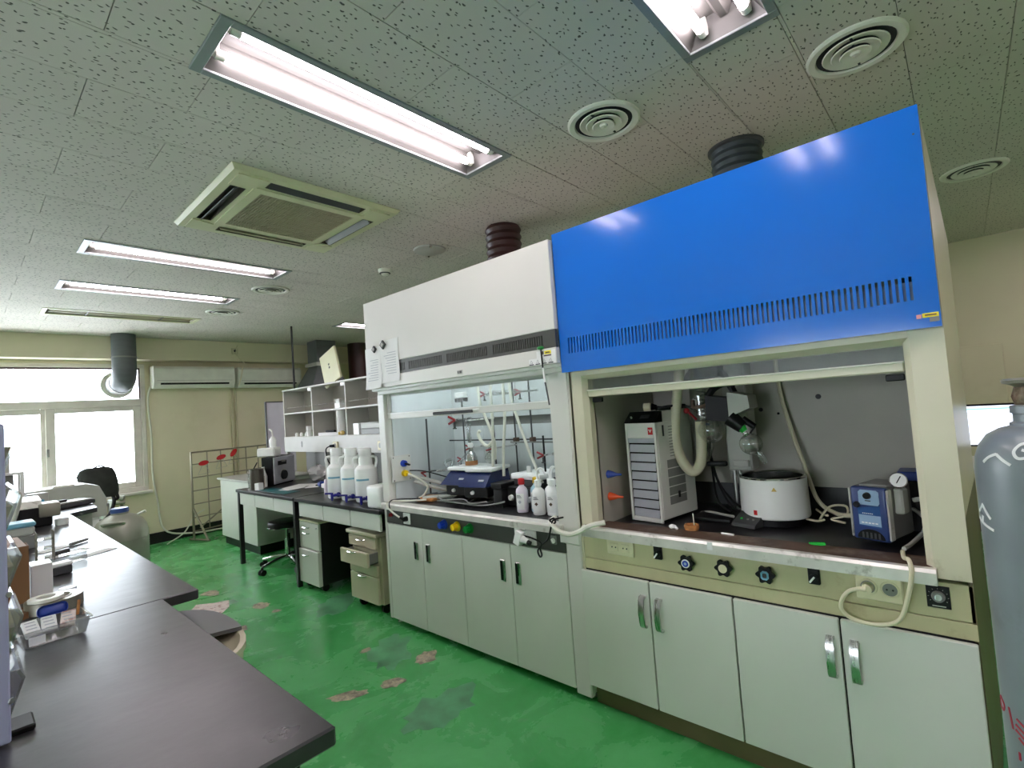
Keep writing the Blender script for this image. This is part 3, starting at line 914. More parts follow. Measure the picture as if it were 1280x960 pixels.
# warning label strip and the small lens under the vent strip
st = G().box(1.8985, 1.420, 1.617, 1.9005, 1.585, 1.650).box(1.8985, 1.420, 1.65, 1.9005, 1.535, 1.683).put('warning_label', 'paper', WH)
q = G()
for i in range(4):
    y = 1.436 + i * .040
    q.box(1.8975, y, 1.620, 1.8986, y + .028, 1.625)
    q.tube([(1.898, y + .006, 1.629), (1.898, y + .022, 1.629), (1.898, y + .014, 1.643), (1.898, y + .006, 1.629)], .0007, 4, smooth=False)
q.put('warning_print', 'dark_grey', st)
G().box(1.8972, 1.445, 1.664, 1.8986, 1.485, 1.681).put('label_patch', 'sticker_yellow', st)
G().box(1.8972, 1.445, 1.655, 1.8986, 1.49, 1.661).box(1.8970, 1.49, 1.665, 1.8986, 1.503, 1.681).box(1.8968, 1.452, 1.669, 1.8974, 1.478, 1.675).put('label_print', 'rust_brown', st)
bg_ = G().box(1.897, 2.075, 1.630, 1.9005, 2.118, 1.652, .001).put('name_badge', 'pale_grey', WH)
G().box(1.8962, 2.08, 1.634, 1.8972, 2.098, 1.648).box(1.8962, 2.103, 1.634, 1.8972, 2.113, 1.648).put('badge_mark', 'dark_grey', bg_)

# ---------------------------------------------------------------- blue fronted hood
BH = thing('fume_hood', 'large fume hood with bright blue top panel and cream frame', 'fume hood', (2.35, .72, 0))
q = slotted(G(), 1.93, 1.938, .036, 1.414, 1.568, 2.236, [(.093, 1.374, 77, .46)], 1.655, 1.728)
q.box(1.938, .036, 1.568, 1.985, .042, 2.236).box(1.938, 1.408, 1.568, 1.985, 1.414, 2.236).box(1.938, .042, 2.228, 1.985, 1.408, 2.236).box(1.938, .042, 1.568, 1.985, 1.408, 1.576)
bp = q.put('blue_panel', 'blue_paint', BH)
G().box(1.943, .05, 1.645, 1.946, 1.40, 1.714).put('slot_backing', 'slot_backing', bp)
G().cyl((1.9295, .052, 2.15), (1.931, .052, 2.15), .003, n=8).put('screw', 'dark_grey', bp)
s_ = G().box(1.9285, .040, 1.598, 1.9302, .078, 1.611).put('yellow_label', 'sticker_yellow', bp)
G().box(1.9278, .045, 1.603, 1.9288, .072, 1.607).put('label_print', 'rust_brown', s_)
G().box(1.9285, .080, 1.597, 1.9302, .092, 1.609).put('pink_label', 'pink_plastic', bp)
G().box(1.9287, .040, 1.584, 1.9302, .062, 1.597).put('scuffed_label', 'mid_grey', bp)
# side: flared, sloping top
r = G()
A = r.ring([(1.984, .034, 1.0), (2.80, .005, 1.0), (2.80, .005, 1.99), (1.984, .034, 2.225)])
B = r.ring([(1.984, .044, 1.0), (2.80, .015, 1.0), (2.80, .015, 1.99), (1.984, .044, 2.225)])
r.skin([A, B]).put('side_panel', 'side_cream', BH)
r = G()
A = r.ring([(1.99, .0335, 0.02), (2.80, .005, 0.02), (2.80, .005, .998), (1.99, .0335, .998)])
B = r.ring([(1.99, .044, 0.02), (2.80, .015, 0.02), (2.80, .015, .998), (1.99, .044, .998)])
r.skin([A, B]).put('shaded_side_panel', 'side_cream_shaded', BH)  # shaded lower part of the cream side, darkened by its own colour
G().box(1.985, 1.404, .10, 2.80, 1.414, 2.22).put('side_panel', 'cream_paint', BH)
r = G()
A = r.ring([(1.985, .04, 2.222), (2.80, .012, 1.99), (2.80, 1.41, 1.99), (1.985, 1.41, 2.222)])
B = r.ring([(1.985, .04, 2.212), (2.80, .012, 1.98), (2.80, 1.41, 1.98), (1.985, 1.41, 2.212)])
r.skin([A, B]).put('roof', 'cream_paint', BH)
G().box(2.79, .015, .1, 2.80, 1.405, 1.99).put('back_panel', 'cream_paint', BH)
# frame
G().prism([(1.975, .034), (1.975, .118), (2.0, .136), (2.06, .136), (2.06, .034)], 'z', .815, 1.57).put('pilaster', 'cream_paint', BH)
G().prism([(1.985, 1.418), (1.985, 1.345), (2.01, 1.325), (2.06, 1.325), (2.06, 1.418)], 'z', .80, 1.57).put('pilaster', 'cream_paint', BH)
G().prism([(1.978, 1.568), (1.978, 1.548), (2.01, 1.528), (2.06, 1.528), (2.06, 1.568)], 'y', .12, 1.34).put('lintel', 'cream_paint', BH)
# sash
sx = 2.0
sh = G().box(sx, .138, 1.444, sx + .02, 1.323, 1.476, .004).put('sash', 'cream_paint', BH)
G().box(sx - .010, .138, 1.472, sx + .016, 1.323, 1.478, .002).put('sash_handle_lip', 'hose_white', sh)
G().box(sx + .008, .138, 1.476, sx + .012, 1.323, 1.95).put('sash_glass', 'sash_pane', sh)
for y, z in ((1.285, 1.432), (.165, 1.432)):
    G().rbox((sx + .022, y, z - .004), (.02, .05, .022), b=.003).put('rubber_stop', 'black_plastic', sh)
# inside
xb = 2.66
G().box(2.05, 1.325, .82, xb, 1.335, 2.02).put('inner_side', 'liner_beige', BH)
G().box(2.05, .126, .82, xb, .136, 2.02).put('inner_side', 'liner_beige', BH)
bf = G().box(xb, .136, .955, xb + .012, 1.325, 2.02, .001).put('baffle', 'liner_beige', BH)
for y, z, rr in ((.757, 1.322, .010), (.506, 1.37, .012), (.68, 1.30, .006)):
    G().cyl((xb + .001, y, z), (xb - .004, y, z), rr, n=10).put('rod_socket', 'black_plastic', bf)
G().box(xb + .06, .136, .82, xb + .07, 1.325, 2.02).put('plenum_back', 'dark_grey', BH)
G().box(2.05, .136, 2.0, xb + .06, 1.325, 2.01).put('inner_ceiling', 'liner_beige', BH)
for y0, z0, m, e in ((1.318, 1.064, 'valve_blue', 'valve_blue'), (1.318, .957, 'valve_orange', 'valve_orange')):
    v = G().cyl((2.123, 1.325, z0), (2.123, 1.312, z0), .020, .018, 16).lathe([(.017, 0), (.015, .012), (.007, .035), (.005, .06)], (2.123, 1.312, z0), 14, Matrix.Rotation(PI / 2 , 4, 'X')).put('gas_nozzle', m, BH)
# work surface and sill
G().box(2.04, .06, .80, 2.72, 1.40, .832, .002).put('worktop', 'black_resin', BH)
G().prism([(1.945, .800), (1.945, .836), (1.953, .846), (1.975, .846), (1.975, .80)], 'y', .112, 1.385).put('steel_sill', 'bright_steel', BH)
G().box(1.975, .112, .815, 2.09, 1.385, .846, .001).put('sill_top', 'rust_brown', BH)
G().rbox((1.9445, .785, .832), (.002, .02, .03)).put('white_tape', 'paper', BH)
# apron
G().box(1.99, .034, .691, 2.03, 1.426, .80, .002).put('apron', 'cream_apron', BH)
G().box(1.988, .034, .640, 2.03, 1.426, .689, .002).put('apron_strip', 'cream_apron', BH)
# twin socket, left
p = G().rbox((1.986, 1.207, .760), (.010, .135, .07), b=.006, seg=2).put('twin_socket', 'outlet_cream', BH)
for d in (-.028, .028):
    G().rbox((1.9795, 1.207 + d, .760), (.004, .04, .036), b=.0015).put('socket_face', 'outlet_cream', p)
    q = G()
    for e in (-.009, .009): q.cyl((1.978, 1.207 + d + e, .761), (1.976, 1.207 + d + e, .761), .0032, n=8)
    q.put('socket_hole', 'dark_grey', p)
def toggle(y, z, dy):
    s = G().rbox((1.985, y, z), (.014, .036, .058), b=.003).put('rotary_switch', 'black_plastic', BH)
    G().cyl((1.979, y, z - .006), (1.970, y, z - .006), .014, n=14).put('switch_dial', 'black_plastic', s)
    G().rbox((1.968, y + dy, z - .010), (.004, .006, .026), rx=.65, b=.001).put('pointer', 'white_plastic', s)
toggle(1.025, .764, 0.004)
toggle(.445, .764, 0.004)
for y, z, m, mark in ((.895, .744, 'knob_blue', 'ring'), (.748, .747, 'outlet_cream', 'disc'), (.598, .747, 'knob_blue', 'flag')):
    k = G()
    k.cyl((1.989, y, z), (1.975, y, z), .010, n=12)
    pts = []
    n = 48
    for i in range(n):
        a = 2 * PI * i / n
        r = .0285 + .0045 * math.cos(6 * a)
        pts.append((y + r * math.cos(a), z + r * math.sin(a)))
    k.prism(pts, 'x', 1.958, 1.975)
    k = k.put('star_knob', 'black_plastic', BH)
    if mark == 'disc':
        G().cyl((1.958, y, z), (1.955, y, z), .016, n=24).put('knob_cap', 'outlet_cream', k)
    elif mark == 'ring':
        G().cyl((1.958, y, z), (1.9555, y, z), .017, n=24).put('knob_cap', 'paper', k)
        G().cyl((1.9555, y, z), (1.9545, y, z), .0125, n=24).put('cap_print', 'knob_blue', k)
        G().cyl((1.9545, y, z), (1.9537, y, z), .006, n=24).put('cap_centre', 'pump_panel', k)
    else:
        G().rbox((1.9565, y, z), (.003, .026, .03), b=.006).put('knob_cap', 'tape_blue', k)
        G().rbox((1.9548, y, z), (.001, .014, .016), b=.003).put('cap_print', 'dark_grey', k)
# twin round socket, right
p = G().rbox((1.985, .262, .755), (.014, .125, .082), b=.004).put('twin_socket', 'outlet_cream', BH)
for d in (-.029, .029):
    G().lathe([(.026, .001), (.025, .003), (.022, .003), (.021, -.006), (.001, -.006)], (1.978, .262 + d, .757), 24, Matrix.Rotation(-PI / 2, 4, 'Y')).put('socket_ring', 'outlet_cream', p)
    G().cyl((1.977, .262 + d, .757), (1.976, .262 + d, .757), .0195, n=20).put('socket_recess', 'mid_grey' , p)
    q = G()
    for e in (-.008, .008): q.cyl((1.9765, .262 + d + e, .757), (1.975, .262 + d + e, .757), .003, n=8)
    q.put('socket_hole', 'black_plastic', p)
# dimmer dial
p = G().rbox((1.988, .116, .755), (.006, .056, .066), b=.001).put('dimmer_plate', 'black_plastic', BH)
G().cyl((1.985, .116, .757), (1.974, .116, .757), .017, .015, 24).put('dimmer_dial', 'mid_grey', p)
G().cyl((1.974, .116, .757), (1.972, .116, .757), .009, n=18).put('dial_cap', 'steel', p)
q = G()
for i in range(9):
    a = -.6 + i * (PI + 1.2) / 8
    q.rbox((1.9845, .116 + .0235 * math.cos(a), .757 + .0235 * math.sin(a)), (.001, .003, .0012), rx=a)
q.box(1.984, .100, .727, 1.9852, .132, .7295).put('dial_print', 'pale_grey', p)
# doors
ds = [1.424, 1.076, .729, .381, .034]
hy = (1.104, 1.031, .411, .343)
for i in range(4):
    a, b = ds[i + 1] + .003, ds[i] - .003
    d = G().box(1.972, a, .100, 1.99, b, .634, .0025).put('door', 'door_white', BH)
    y = hy[i]
    q = G()
    hp = [(1.972, .575), (1.955, .574), (1.944, .560), (1.937, .51), (1.944, .455), (1.955, .441), (1.972, .440)]
    ring = [(x, z) for x, z in hp]
    inner = [(1.972, .566), (1.957, .565), (1.950, .556), (1.943, .51), (1.950, .460), (1.957, .450), (1.972, .449)]
    L0 = q.ring([(x, y - .0125, z) for x, z in ring] + [(x, y - .0125, z) for x, z in reversed(inner)])
    L1 = q.ring([(x, y + .0125, z) for x, z in ring] + [(x, y + .0125, z) for x, z in reversed(inner)])
    q.skin([L0, L1])
    q.put('bow_handle', 'steel', d)
G().box(1.99, .036, .095, 2.00, 1.42, .638).put('carcass_front', 'black_plastic', BH)
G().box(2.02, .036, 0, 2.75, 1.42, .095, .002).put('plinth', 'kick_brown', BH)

# ducts above the hoods
t = thing('flexible_duct', 'ribbed maroon duct rising behind the white hood top', 'duct', (2.52, 2.25, 2.21))
prof = []
n = 9
for i in range(n):
    z = 2.213 + (H - 2.213) * i / n
    dz = (H - 2.213) / n
    prof += [(.112, z), (.124, z + dz * .5), (.112, z + dz)]
G().lathe(prof, (2.52, 2.25, 0), 30).put('ribbed_pipe', 'duct_maroon', t)
o = G().tube([(2.35, 1.75, 2.21), (2.34, 1.78, 2.34), (2.37, 1.9, 2.37), (2.45, 2.02, 2.30)], .012).tube([(2.38, 1.72, 2.21), (2.38, 1.74, 2.30), (2.42, 1.84, 2.35), (2.5, 1.98, 2.28)], .012).put('roof_cable', 'black_plastic', origin=(2.4, 1.8, 2.21))
tag(o, 'black cables looping on the roof of the white hood', 'cable')
t = thing('flexible_duct', 'dark bluish flexible duct rising behind the blue panel', 'duct', (2.66, .735, 2.1))
prof = []
n = 16
for i in range(n):
    z = 2.045 + (H - 2.045) * i / n
    dz = (H - 2.045) / n
    prof += [(.115, z), (.121, z + dz * .5), (.115, z + dz)]
G().lathe(prof, (2.66, .76, 0), 30).put('ribbed_pipe', 'flex_dark', t)
G().lathe([(.115, H - .02), (.132, H - .012), (.132, H - .001)], (2.66, .76, 0), 30).put('collar', 'dark_grey', t)

# papers and magnets on the white hood canopy
def sheet(y0, y1, z0, z1, label, bulge):
    q = G()
    rows = []
    n = 6
    for k in range(n + 1):
        z = z1 + (z0 - z1) * k / n
        bx = 1.8985 - bulge * (k / n) ** 1.5
        rows.append(q.ring([(bx, y0 + .004 * math.sin(k), z), (bx, y1 + .004 * math.sin(k + 1), z - .004), (bx - .0012, y1 + .004 * math.sin(k + 1), z - .004), (bx - .0012, y0 + .004 * math.sin(k), z)]))
    q.skin(rows)
    o = q.put('paper_sheet', 'paper', origin=(1.9, (y0 + y1) / 2, z0))
    tag(o, label, 'paper', 'papers on the white hood')
    q = G()
    for k in range(9):
        z = z1 - .09 - k * .017
        q.box(1.8968 - bulge * (((z1 - z) / (z1 - z0)) ** 1.5) - .0004, y0 + .03, z, 1.8968 - bulge * (((z1 - z) / (z1 - z0)) ** 1.5) + .0004, y1 - .03 - random.uniform(0, .06), z + .0035)
    WL[o.name] = Vector(o.location)
    q.put('print_lines', 'paper_ink', o)
sheet(2.862, 3.045, 1.615, 1.895, 'left crumpled paper sheet held by magnet on the white hood canopy', .012)
sheet(2.662, 2.866, 1.645, 1.925, 'right paper sheet held by magnet on the white hood canopy', .004)
def magnet(y, z, label, r=.02):
    t = thing('magnet', label, 'magnet', (1.897, y, z), group='magnets on the white hood')
    G().rbox((1.889, y, z), (.014, r * 1.5, r * 1.5), rx=PI / 4, b=.003).put('body', 'dark_grey', t)
    G().rbox((1.881, y, z), (.003, r * .8, r * .8), rx=PI / 4, b=.001).put('face', 'pale_grey', t)
magnet(2.925, 1.878, 'small grey magnet on the left paper sheet', .024)
magnet(2.82, 1.895, 'dark framed diamond magnet on the right paper sheet', .030)
t = thing('weighted_cord', 'thin cord with green knot hanging over the right end of the white hood lip', 'cord', (1.89, 1.497, 1.5))
G().tube([(1.893, 1.503, 1.70), (1.889, 1.497, 1.67), (1.889, 1.494, 1.60)], .004, 6).put('cord', 'black_plastic', t)
G().sph((1.892, 1.502, 1.697), .014, (1, 1.4, .7)).put('green_knot', 'knob_green', t)
G().cyl((1.889, 1.494, 1.60), (1.888, 1.486, 1.53), .005, n=8).put('white_sleeve', 'white_plastic', t)
G().cyl((1.888, 1.486, 1.53), (1.888, 1.470, 1.42), .004, n=8).put('weight_rod', 'dark_grey', t)

# ================================================================ THINGS IN THE BLUE HOOD
ZB = .832
# chiller (local frame: front at x=0, depth along +x, +y to the left in the photo)
CH = thing('recirculating_chiller', 'white louvred recirculating chiller with black control top in the blue hood', 'chiller', (2.1875, 1.172, ZB + .003), -.1476)
w, dp, h = .0875, .305, .468
g_ = G(local=True)
g_.box(.012, -w, .012, dp, w, h, .004)
g_.box(0, -w, 0, .014, -w + .012, h, .003).box(0, w - .012, 0, .014, w, h, .003).box(0, -w + .012, 0, .014, w - .012, .020, .003).box(0, -w + .012, .395, .014, w - .012, h, .002)
g_.put('casing', 'instrument_white', CH)
G(local=True).box(.002, -w + .012, .372, .012, w - .012, .395, .001).put('light_band', 'louver_grey', CH)
G(local=True).box(.0105, -w + .012, .02, .0125, w - .012, .372).put('louvre_shadow', 'black_plastic', CH)
for i in range(8):
    z = .022 + i * .0437
    G(local=True).rbox((.0075, 0, z + .0185), (.003, 2 * w - .034, .037), ry=.14, b=.001).put('louvre', 'louver_grey', CH)
r = G(local=True)
r.prism([(-.002, h - .002), (.055, h + .050), (dp - .01, h + .050), (dp - .01, h - .002)], 'y', -w + .002, w - .002)
r.put('lid', 'instrument_white', CH)
r = G(local=True)
r.prism([(-.004, h), (.053, h + .052), (.062, h + .052), (.062, h)], 'y', -w - .001, w + .001)
cp_ = r.put('control_panel', 'black_plastic', CH)
G(local=True).cyl((.020, w - .032, h + .025), (.014, w - .032, h + .030), .0045, n=10).put('status_lamp', 'white_plastic', cp_)
G(local=True).rbox((.024, -.02, h + .029), (.022, .05, .002), ry=-.73).put('display', 'dark_grey', cp_)
lg = G(local=True).box(-.0015, -w + .014, .412, .001, -w + .040, .446).put('red_logo', 'red_plastic', CH)
G(local=True).tube([(-.002, -w + .021, .436), (-.002, -w + .027, .424), (-.002, -w + .033, .436)], .0028, 5, smooth=False).put('logo_mark', 'white_plastic', lg)
# right side: vent slots and rating plates
q = G(local=True)
for i in range(11):
    q.box(.105, -w - .0006, .300 + i * .014, .170, -w + .001, .3035 + i * .014)
q.put('side_vents', 'mid_grey', CH, kind='stuff')
q = G(local=True)
for i in range(5):
    q.box(.075, -w - .001, .075 + i * .043, .215, -w + .001, .113 + i * .043)
q.put('side_plate', 'mid_grey', CH)
G(local=True).box(.055, -w - .001, .40, .068, -w + .001, .452).put('level_window', 'dark_grey', CH)
G(local=True).box(.145, -w - .003, .10, .160, -w + .001, .13).put('drain_port', 'black_plastic', CH)
# plug and cord lying on the chiller
t = thing('power_plug', 'cream plug with bundled black cord lying on the chiller top', 'plug', (2.33, 1.15, 1.352))
G().cyl((2.30, 1.195, 1.375), (2.305, 1.160, 1.375), .020, n=16).put('plug_head', 'outlet_cream', t)
G().cyl((2.305, 1.16, 1.375), (2.315, 1.135, 1.372), .018, .010, 12).tube([(2.315, 1.135, 1.372), (2.34, 1.08, 1.366), (2.38, 1.02, 1.372), (2.33, 1.05, 1.375), (2.30, 1.12, 1.362), (2.36, 1.09, 1.360), (2.40, 1.04, 1.362), (2.42, .98, 1.360)], .006, 7).tube([(2.31, 1.14, 1.36), (2.36, 1.10, 1.372), (2.40, 1.02, 1.366), (2.41, .97, 1.33)], .006, 7).put('cord', 'black_plastic', t)

# rotary evaporator
RE = thing('rotary_evaporator', 'rotary evaporator with black motor, glass bulbs and grey column behind the water bath', 'evaporator', (2.5, .84, ZB))
G().box(2.46, .76, 1.05, 2.57, .868, 1.60, .006).put('column', 'pale_grey', RE)
G().box(2.455, .775, 1.46, 2.4595, .79, 1.475).put('red_mark', 'red_plastic', RE)
for y in (.838, .862):
    G().cyl((2.52, y, ZB + .02), (2.52, y, 1.06), .010, n=12).put('lift_rod', 'steel', RE)
G().box(2.30, .825, ZB, 2.58, 1.0, ZB + .022, .008, 2).put('base', 'black_plastic', RE)
G().rbox((2.42, .905, 1.085), (.03, .09, .022), rz=.15, b=.006, seg=2).put('lift_handle', 'black_plastic', RE)
G().box(2.44, .77, 1.07, 2.462, .84, 1.10, .003).put('handle_block', 'pale_grey', RE)
r = G()
A = r.ring([(2.28, .785, 1.29), (2.28, .882, 1.30), (2.40, .882, 1.30), (2.40, .785, 1.29)])
B = r.ring([(2.28, .785, 1.395), (2.28, .882, 1.41), (2.40, .882, 1.41), (2.40, .785, 1.395)])
r.skin([A, B]).put('motor', 'black_plastic', RE)
G().tube([(2.30, .875, 1.405), (2.31, .85, 1.44), (2.33, .81, 1.46), (2.36, .775, 1.455)], .016, 10).put('motor_arch', 'black_plastic', RE)
r = G()
A = r.ring([(2.28, .784, 1.31), (2.42, .784, 1.31), (2.42, .784, 1.42), (2.28, .784, 1.42)])
B = r.ring([(2.30, .70, 1.345), (2.42, .70, 1.345), (2.42, .705, 1.40), (2.30, .705, 1.40)])
r.skin([A, B]).put('motor_housing', 'pale_grey', RE)
G().prism([(.775, 1.42), (.82, 1.52), (.83, 1.51), (.79, 1.42)], 'x', 2.34, 2.40).put('black_strut', 'black_plastic', RE)
G().cyl((2.30, .785, 1.305), (2.30, .735, 1.262), .036, .028, 18).cyl((2.31, .735, 1.30), (2.31, .69, 1.262), .014, n=12).put('drive_collar', 'black_plastic', RE)
G().cyl((2.30, .742, 1.262), (2.30, .728, 1.245), .020, .013, 14).put('joint_clip', 'bright_green', RE)
v = G().cyl((2.30, .735, 1.250), (2.30, .722, 1.225), .011, .012, 14, False).sph((2.30, .708, 1.190), .047, n=24).cyl((2.30, .682, 1.155), (2.30, .672, 1.140), .013, n=14, cap=False).put('bump_trap_bulb', 'labglass', RE)
G().cyl((2.30, .672, 1.140), (2.30, .652, 1.108), .014, .011, 14).put('frosted_joint', 'clear_plastic', v)
G().cyl((2.30, .708, 1.235), (2.31, .69, 1.262), .004, n=8).put('trap_valve', 'black_plastic', v)
# condenser and receiver on the left
cd = G().lathe([(.020, 1.10), (.044, 1.16), (.050, 1.22), (.050, 1.50), (.040, 1.56), (.015, 1.60)], (2.44, .965, 0), 24).put('condenser_jacket', 'labglass', RE)
pts = [(2.44 + .028 * math.cos(a * .9), .965 + .028 * math.sin(a * .9), 1.16 + a * .0055) for a in range(0, 60)]
G().tube(pts, .005, 6, smooth=False).put('cooling_coil', 'clear_plastic', cd)
G().sph((2.40, .915, 1.245), .062, n=24).cyl((2.40, .915, 1.30), (2.41, .93, 1.345), .014, n=14, cap=False).put('receiver_flask', 'labglass', RE)
G().rbox((2.36, .94, 1.36), (.03, .06, .016), rz=.3, b=.003).rbox((2.355, .97, 1.375), (.02, .016, .04), b=.003).cyl((2.35, .93, 1.362), (2.35, .90, 1.372), .006, n=8).put('joint_clamp', 'rust_brown', RE)
G().sph((2.345, 1.0, 1.345), .014).cyl((2.35, 1.0, 1.345), (2.37, .965, 1.30), .006, n=8).put('stopcock', 'red_clamp', RE)
r = G()
A = r.ring([(2.40, .86, 1.50), (2.40, 1.04, 1.49), (2.48, 1.03, 1.49), (2.48, .85, 1.50)])
B = r.ring([(2.40, .855, 1.56), (2.40, .99, 1.545), (2.48, .98, 1.545), (2.48, .85, 1.56)])
r.skin([A, B]).put('control_head', 'dark_grey', RE)
t = thing('insulated_hose', 'thick cream insulated hose looping down beside the chiller', 'hose', (2.35, 1.0, 1.0))
G().tube([(2.36, 1.02, 1.56), (2.35, 1.035, 1.46), (2.34, 1.052, 1.34), (2.33, 1.062, 1.22), (2.335, 1.04, 1.11), (2.35, 1.0, 1.055), (2.37, .965, 1.09), (2.38, .955, 1.2), (2.385, .955, 1.29)], .024, 14).put('hose', 'hose_cream', t)
o = G().tube([(2.50, .985, 1.22), (2.48, .94, 1.02), (2.43, .87, .90), (2.40, .80, .862)], .006, 7).tube([(2.52, .97, 1.22), (2.50, .96, 1.02), (2.46, .93, .90), (2.42, .86, .86)], .006, 7).tube([(2.52, .98, 1.2), (2.52, .95, 1.0), (2.50, .88, .90), (2.44, .80, .87)], .006, 7).put('evaporator_cables', 'black_plastic', origin=(2.45, .9, .86))
tag(o, 'black cables falling between the chiller and the evaporator column', 'cable')
o = G().tube([(2.44, 1.01, .842), (2.40, .95, .858), (2.37, .885, .858), (2.33, .82, .862)], .006, 7).put('grey_tube', 'pale_grey', origin=(2.4, .9, .85))
tag(o, 'grey tube lying on the black worktop left of the water bath', 'tube')

# water bath
WB = thing('water_bath', 'round white water bath with steel rim and black control box', 'bath', (2.43, .672, ZB))
bx, by = 2.43, .672
G().lathe([(.128, .005), (.128, .03), (.10, .034)], (bx, by, ZB), 36, cap0=True).put('foot', 'black_plastic', WB)
G().lathe([(.134, .034), (.138, .04), (.1345, .198), (.128, .203), (.122, .203)], (bx, by, ZB), 48).lathe([(.134, .034), (.05, .034)], (bx, by, ZB), 48).put('shell', 'white_plastic', WB)
G().lathe([(.1335, .201), (.1335, .207), (.126, .209), (.122, .205), (.119, .07), (.10, .058), (.001, .056)], (bx, by, ZB), 48).put('steel_pan', 'chrome', WB)
r = G()
cxp, cyp = 2.285, .752
m = Matrix.Translation((cxp, cyp, ZB)) @ Matrix.Rotation(-.30, 4, 'Z')
A = r.ring([m @ Vector(p) for p in ((-.03, -.055, .004), (.05, -.055, .004), (.05, .055, .004), (-.03, .055, .004))])
B = r.ring([m @ Vector(p) for p in ((-.022, -.055, .018), (.05, -.055, .056), (.05, .055, .056), (-.022, .055, .018))])
cb_ = r.skin([A, B]).put('control_box', 'dark_grey', WB)
for dy in (-.03, -.005, .025):
    p = m @ Vector((.004, dy, .034))
    G().rbox(p, (.008, .008, .003), ry=-.47).put('button', 'mid_grey' if dy < .02 else 'bright_green', cb_)
def on_bath(a, z, w_, h_, name, material, label=None):
    m = Matrix.Translation((bx + .1375 * math.cos(a), by + .1375 * math.sin(a), ZB + z)) @ Matrix.Rotation(a, 4, 'Z')
    q = G().box(-.001, -w_ / 2, -h_ / 2, .001, w_ / 2, h_ / 2, mtx=m)
    return q, m
q, m = on_bath(PI + .28, .165, .018, .016, '', '')
q.bm.free()
q = G(); A = [m @ Vector((.0012, a, b)) for a, b in ((-.010, -.008), (.010, -.008), (0, .009))]; B = [m @ Vector((-.0035, a, b)) for a, b in ((-.010, -.008), (.010, -.008), (0, .009))]
q.skin([q.ring(A), q.ring(B)]).put('hot_surface_sticker', 'gold', WB)
q = G(); A = [m @ Vector((-.003, a, b)) for a, b in ((-.005, -.005), (.005, -.005), (0, .005))]; B = [m @ Vector((-.0042, a, b)) for a, b in ((-.005, -.005), (.005, -.005), (0, .005))]
q.skin([q.ring(A), q.ring(B)]).put('sticker_print', 'rust_brown', WB)
q, m = on_bath(PI - .32, .062, .016, .020, 'red_logo', 'red_plastic')
lg = q.put('red_logo', 'red_plastic', WB)
G().rbox(m @ Vector((-.0015, 0, 0)), (.002, .006, .008), rz=PI - .32).put('logo_mark', 'white_plastic', lg)

# vacuum pump
VP = thing('vacuum_pump', 'blue fronted diaphragm vacuum pump with gauge at the right of the blue hood', 'pump', (2.1955, .296, ZB + .014), -.291)
G(local=True).box(.018, -.060, .01, .19, .060, .195, .006).put('body', 'mid_grey', VP)
G(local=True).box(0, -.0585, .004, .026, .0585, .196, .010, 3).put('front_cover', 'pump_blue', VP)
for s in (-1, 1):
    G(local=True).box(-.001, s * .0605 - .0035, .012, .03, s * .0605 + .0035, .190, .003).put('side_trim', 'bright_steel', VP)
pl_ = G(local=True).prism([(-.030, .132), (.030, .132), (.030, .178), (.022, .186), (-.028, .186), (-.036, .180), (-.036, .140)], 'x', -.0016, .001).put('label_panel', 'pump_panel', VP)
pl2 = G(local=True).prism([(.036, .120), (-.036, .132), (-.036, .052), (.036, .056)], 'x', -.0011, .001).put('lower_panel', 'pump_deep', VP)
G(local=True).prism([(.034, .096), (-.036, .096), (-.036, .058), (.034, .060)], 'x', -.0018, .0).put('name_panel', 'pump_panel', pl2)
q = G(local=True)
for k in range(5): q.box(-.0026, -.026 + k * .011, .066, -.0015, -.018 + k * .011, .0705)
for k in range(6): q.box(-.0020, -.012 + k * .006, .1005, -.001, -.0085 + k * .006, .1035)
q.put('panel_lettering', 'white_plastic', pl2)
G(local=True).cyl((0, 0, .166), (-.012, 0, .166), .0125, .011, 18).put('regulator_knob', 'black_plastic', VP)
G(local=True).box(-.0025, -.009, .146, -.001, .009, .1495).put('knob_label', 'dark_grey', VP)
G(local=True).cyl((0, .037, .131), (-.010, .037, .131), .0115, .010, 18).put('power_switch', 'black_plastic', VP)
q = G(local=True)
pts = [(.044 * math.cos(a), .012 + .034 * math.sin(a)) for a in [PI * k / 16 for k in range(17)]]
q.prism(pts, 'x', -.002, .004).put('air_inlet', 'black_plastic', VP)
q = G(local=True)
for k in range(5): q.box(-.003, -.03 + k * .013, .014, -.0018, -.024 + k * .013, .034)
q.put('inlet_bars', 'dark_grey', VP, kind='stuff')
G(local=True).box(.02, -.05, .004, .17, .05, .012).put('feet', 'black_plastic', VP)
G(local=True).box(.02, -.055, .194, .15, .035, .205, .004).put('top_handle', 'mid_grey', VP)
G(local=True).box(.05, -.088, .10, .10, -.058, .19, .006).cyl((.075, -.075, .19), (.075, -.078, .225), .007, n=10).put('pump_head', 'pale_grey', VP)
gm = Matrix.Translation((.045, -.083, .222)) @ Matrix.Rotation(.28, 4, 'Z') @ Matrix.Rotation(-PI / 2 + .25, 4, 'Y')
gb = G(local=True).lathe([(.001, -.022), (.024, -.022), (.027, -.014), (.027, .004), (.0245, .006), (.023, .003)], (0, 0, 0), 30, gm).put('gauge', 'chrome', VP)
q = G(local=True)
q.lathe([(.001, .003), (.0235, .003)], (0, 0, 0), 30, gm).put('gauge_dial', 'paper', gb)
q = G(local=True); q.box(-.0015, -.016, .0035, .0015, .012, .0045, mtx=gm @ Matrix.Rotation(1.1, 4, 'Z')).put('gauge_needle', 'black_plastic', gb)

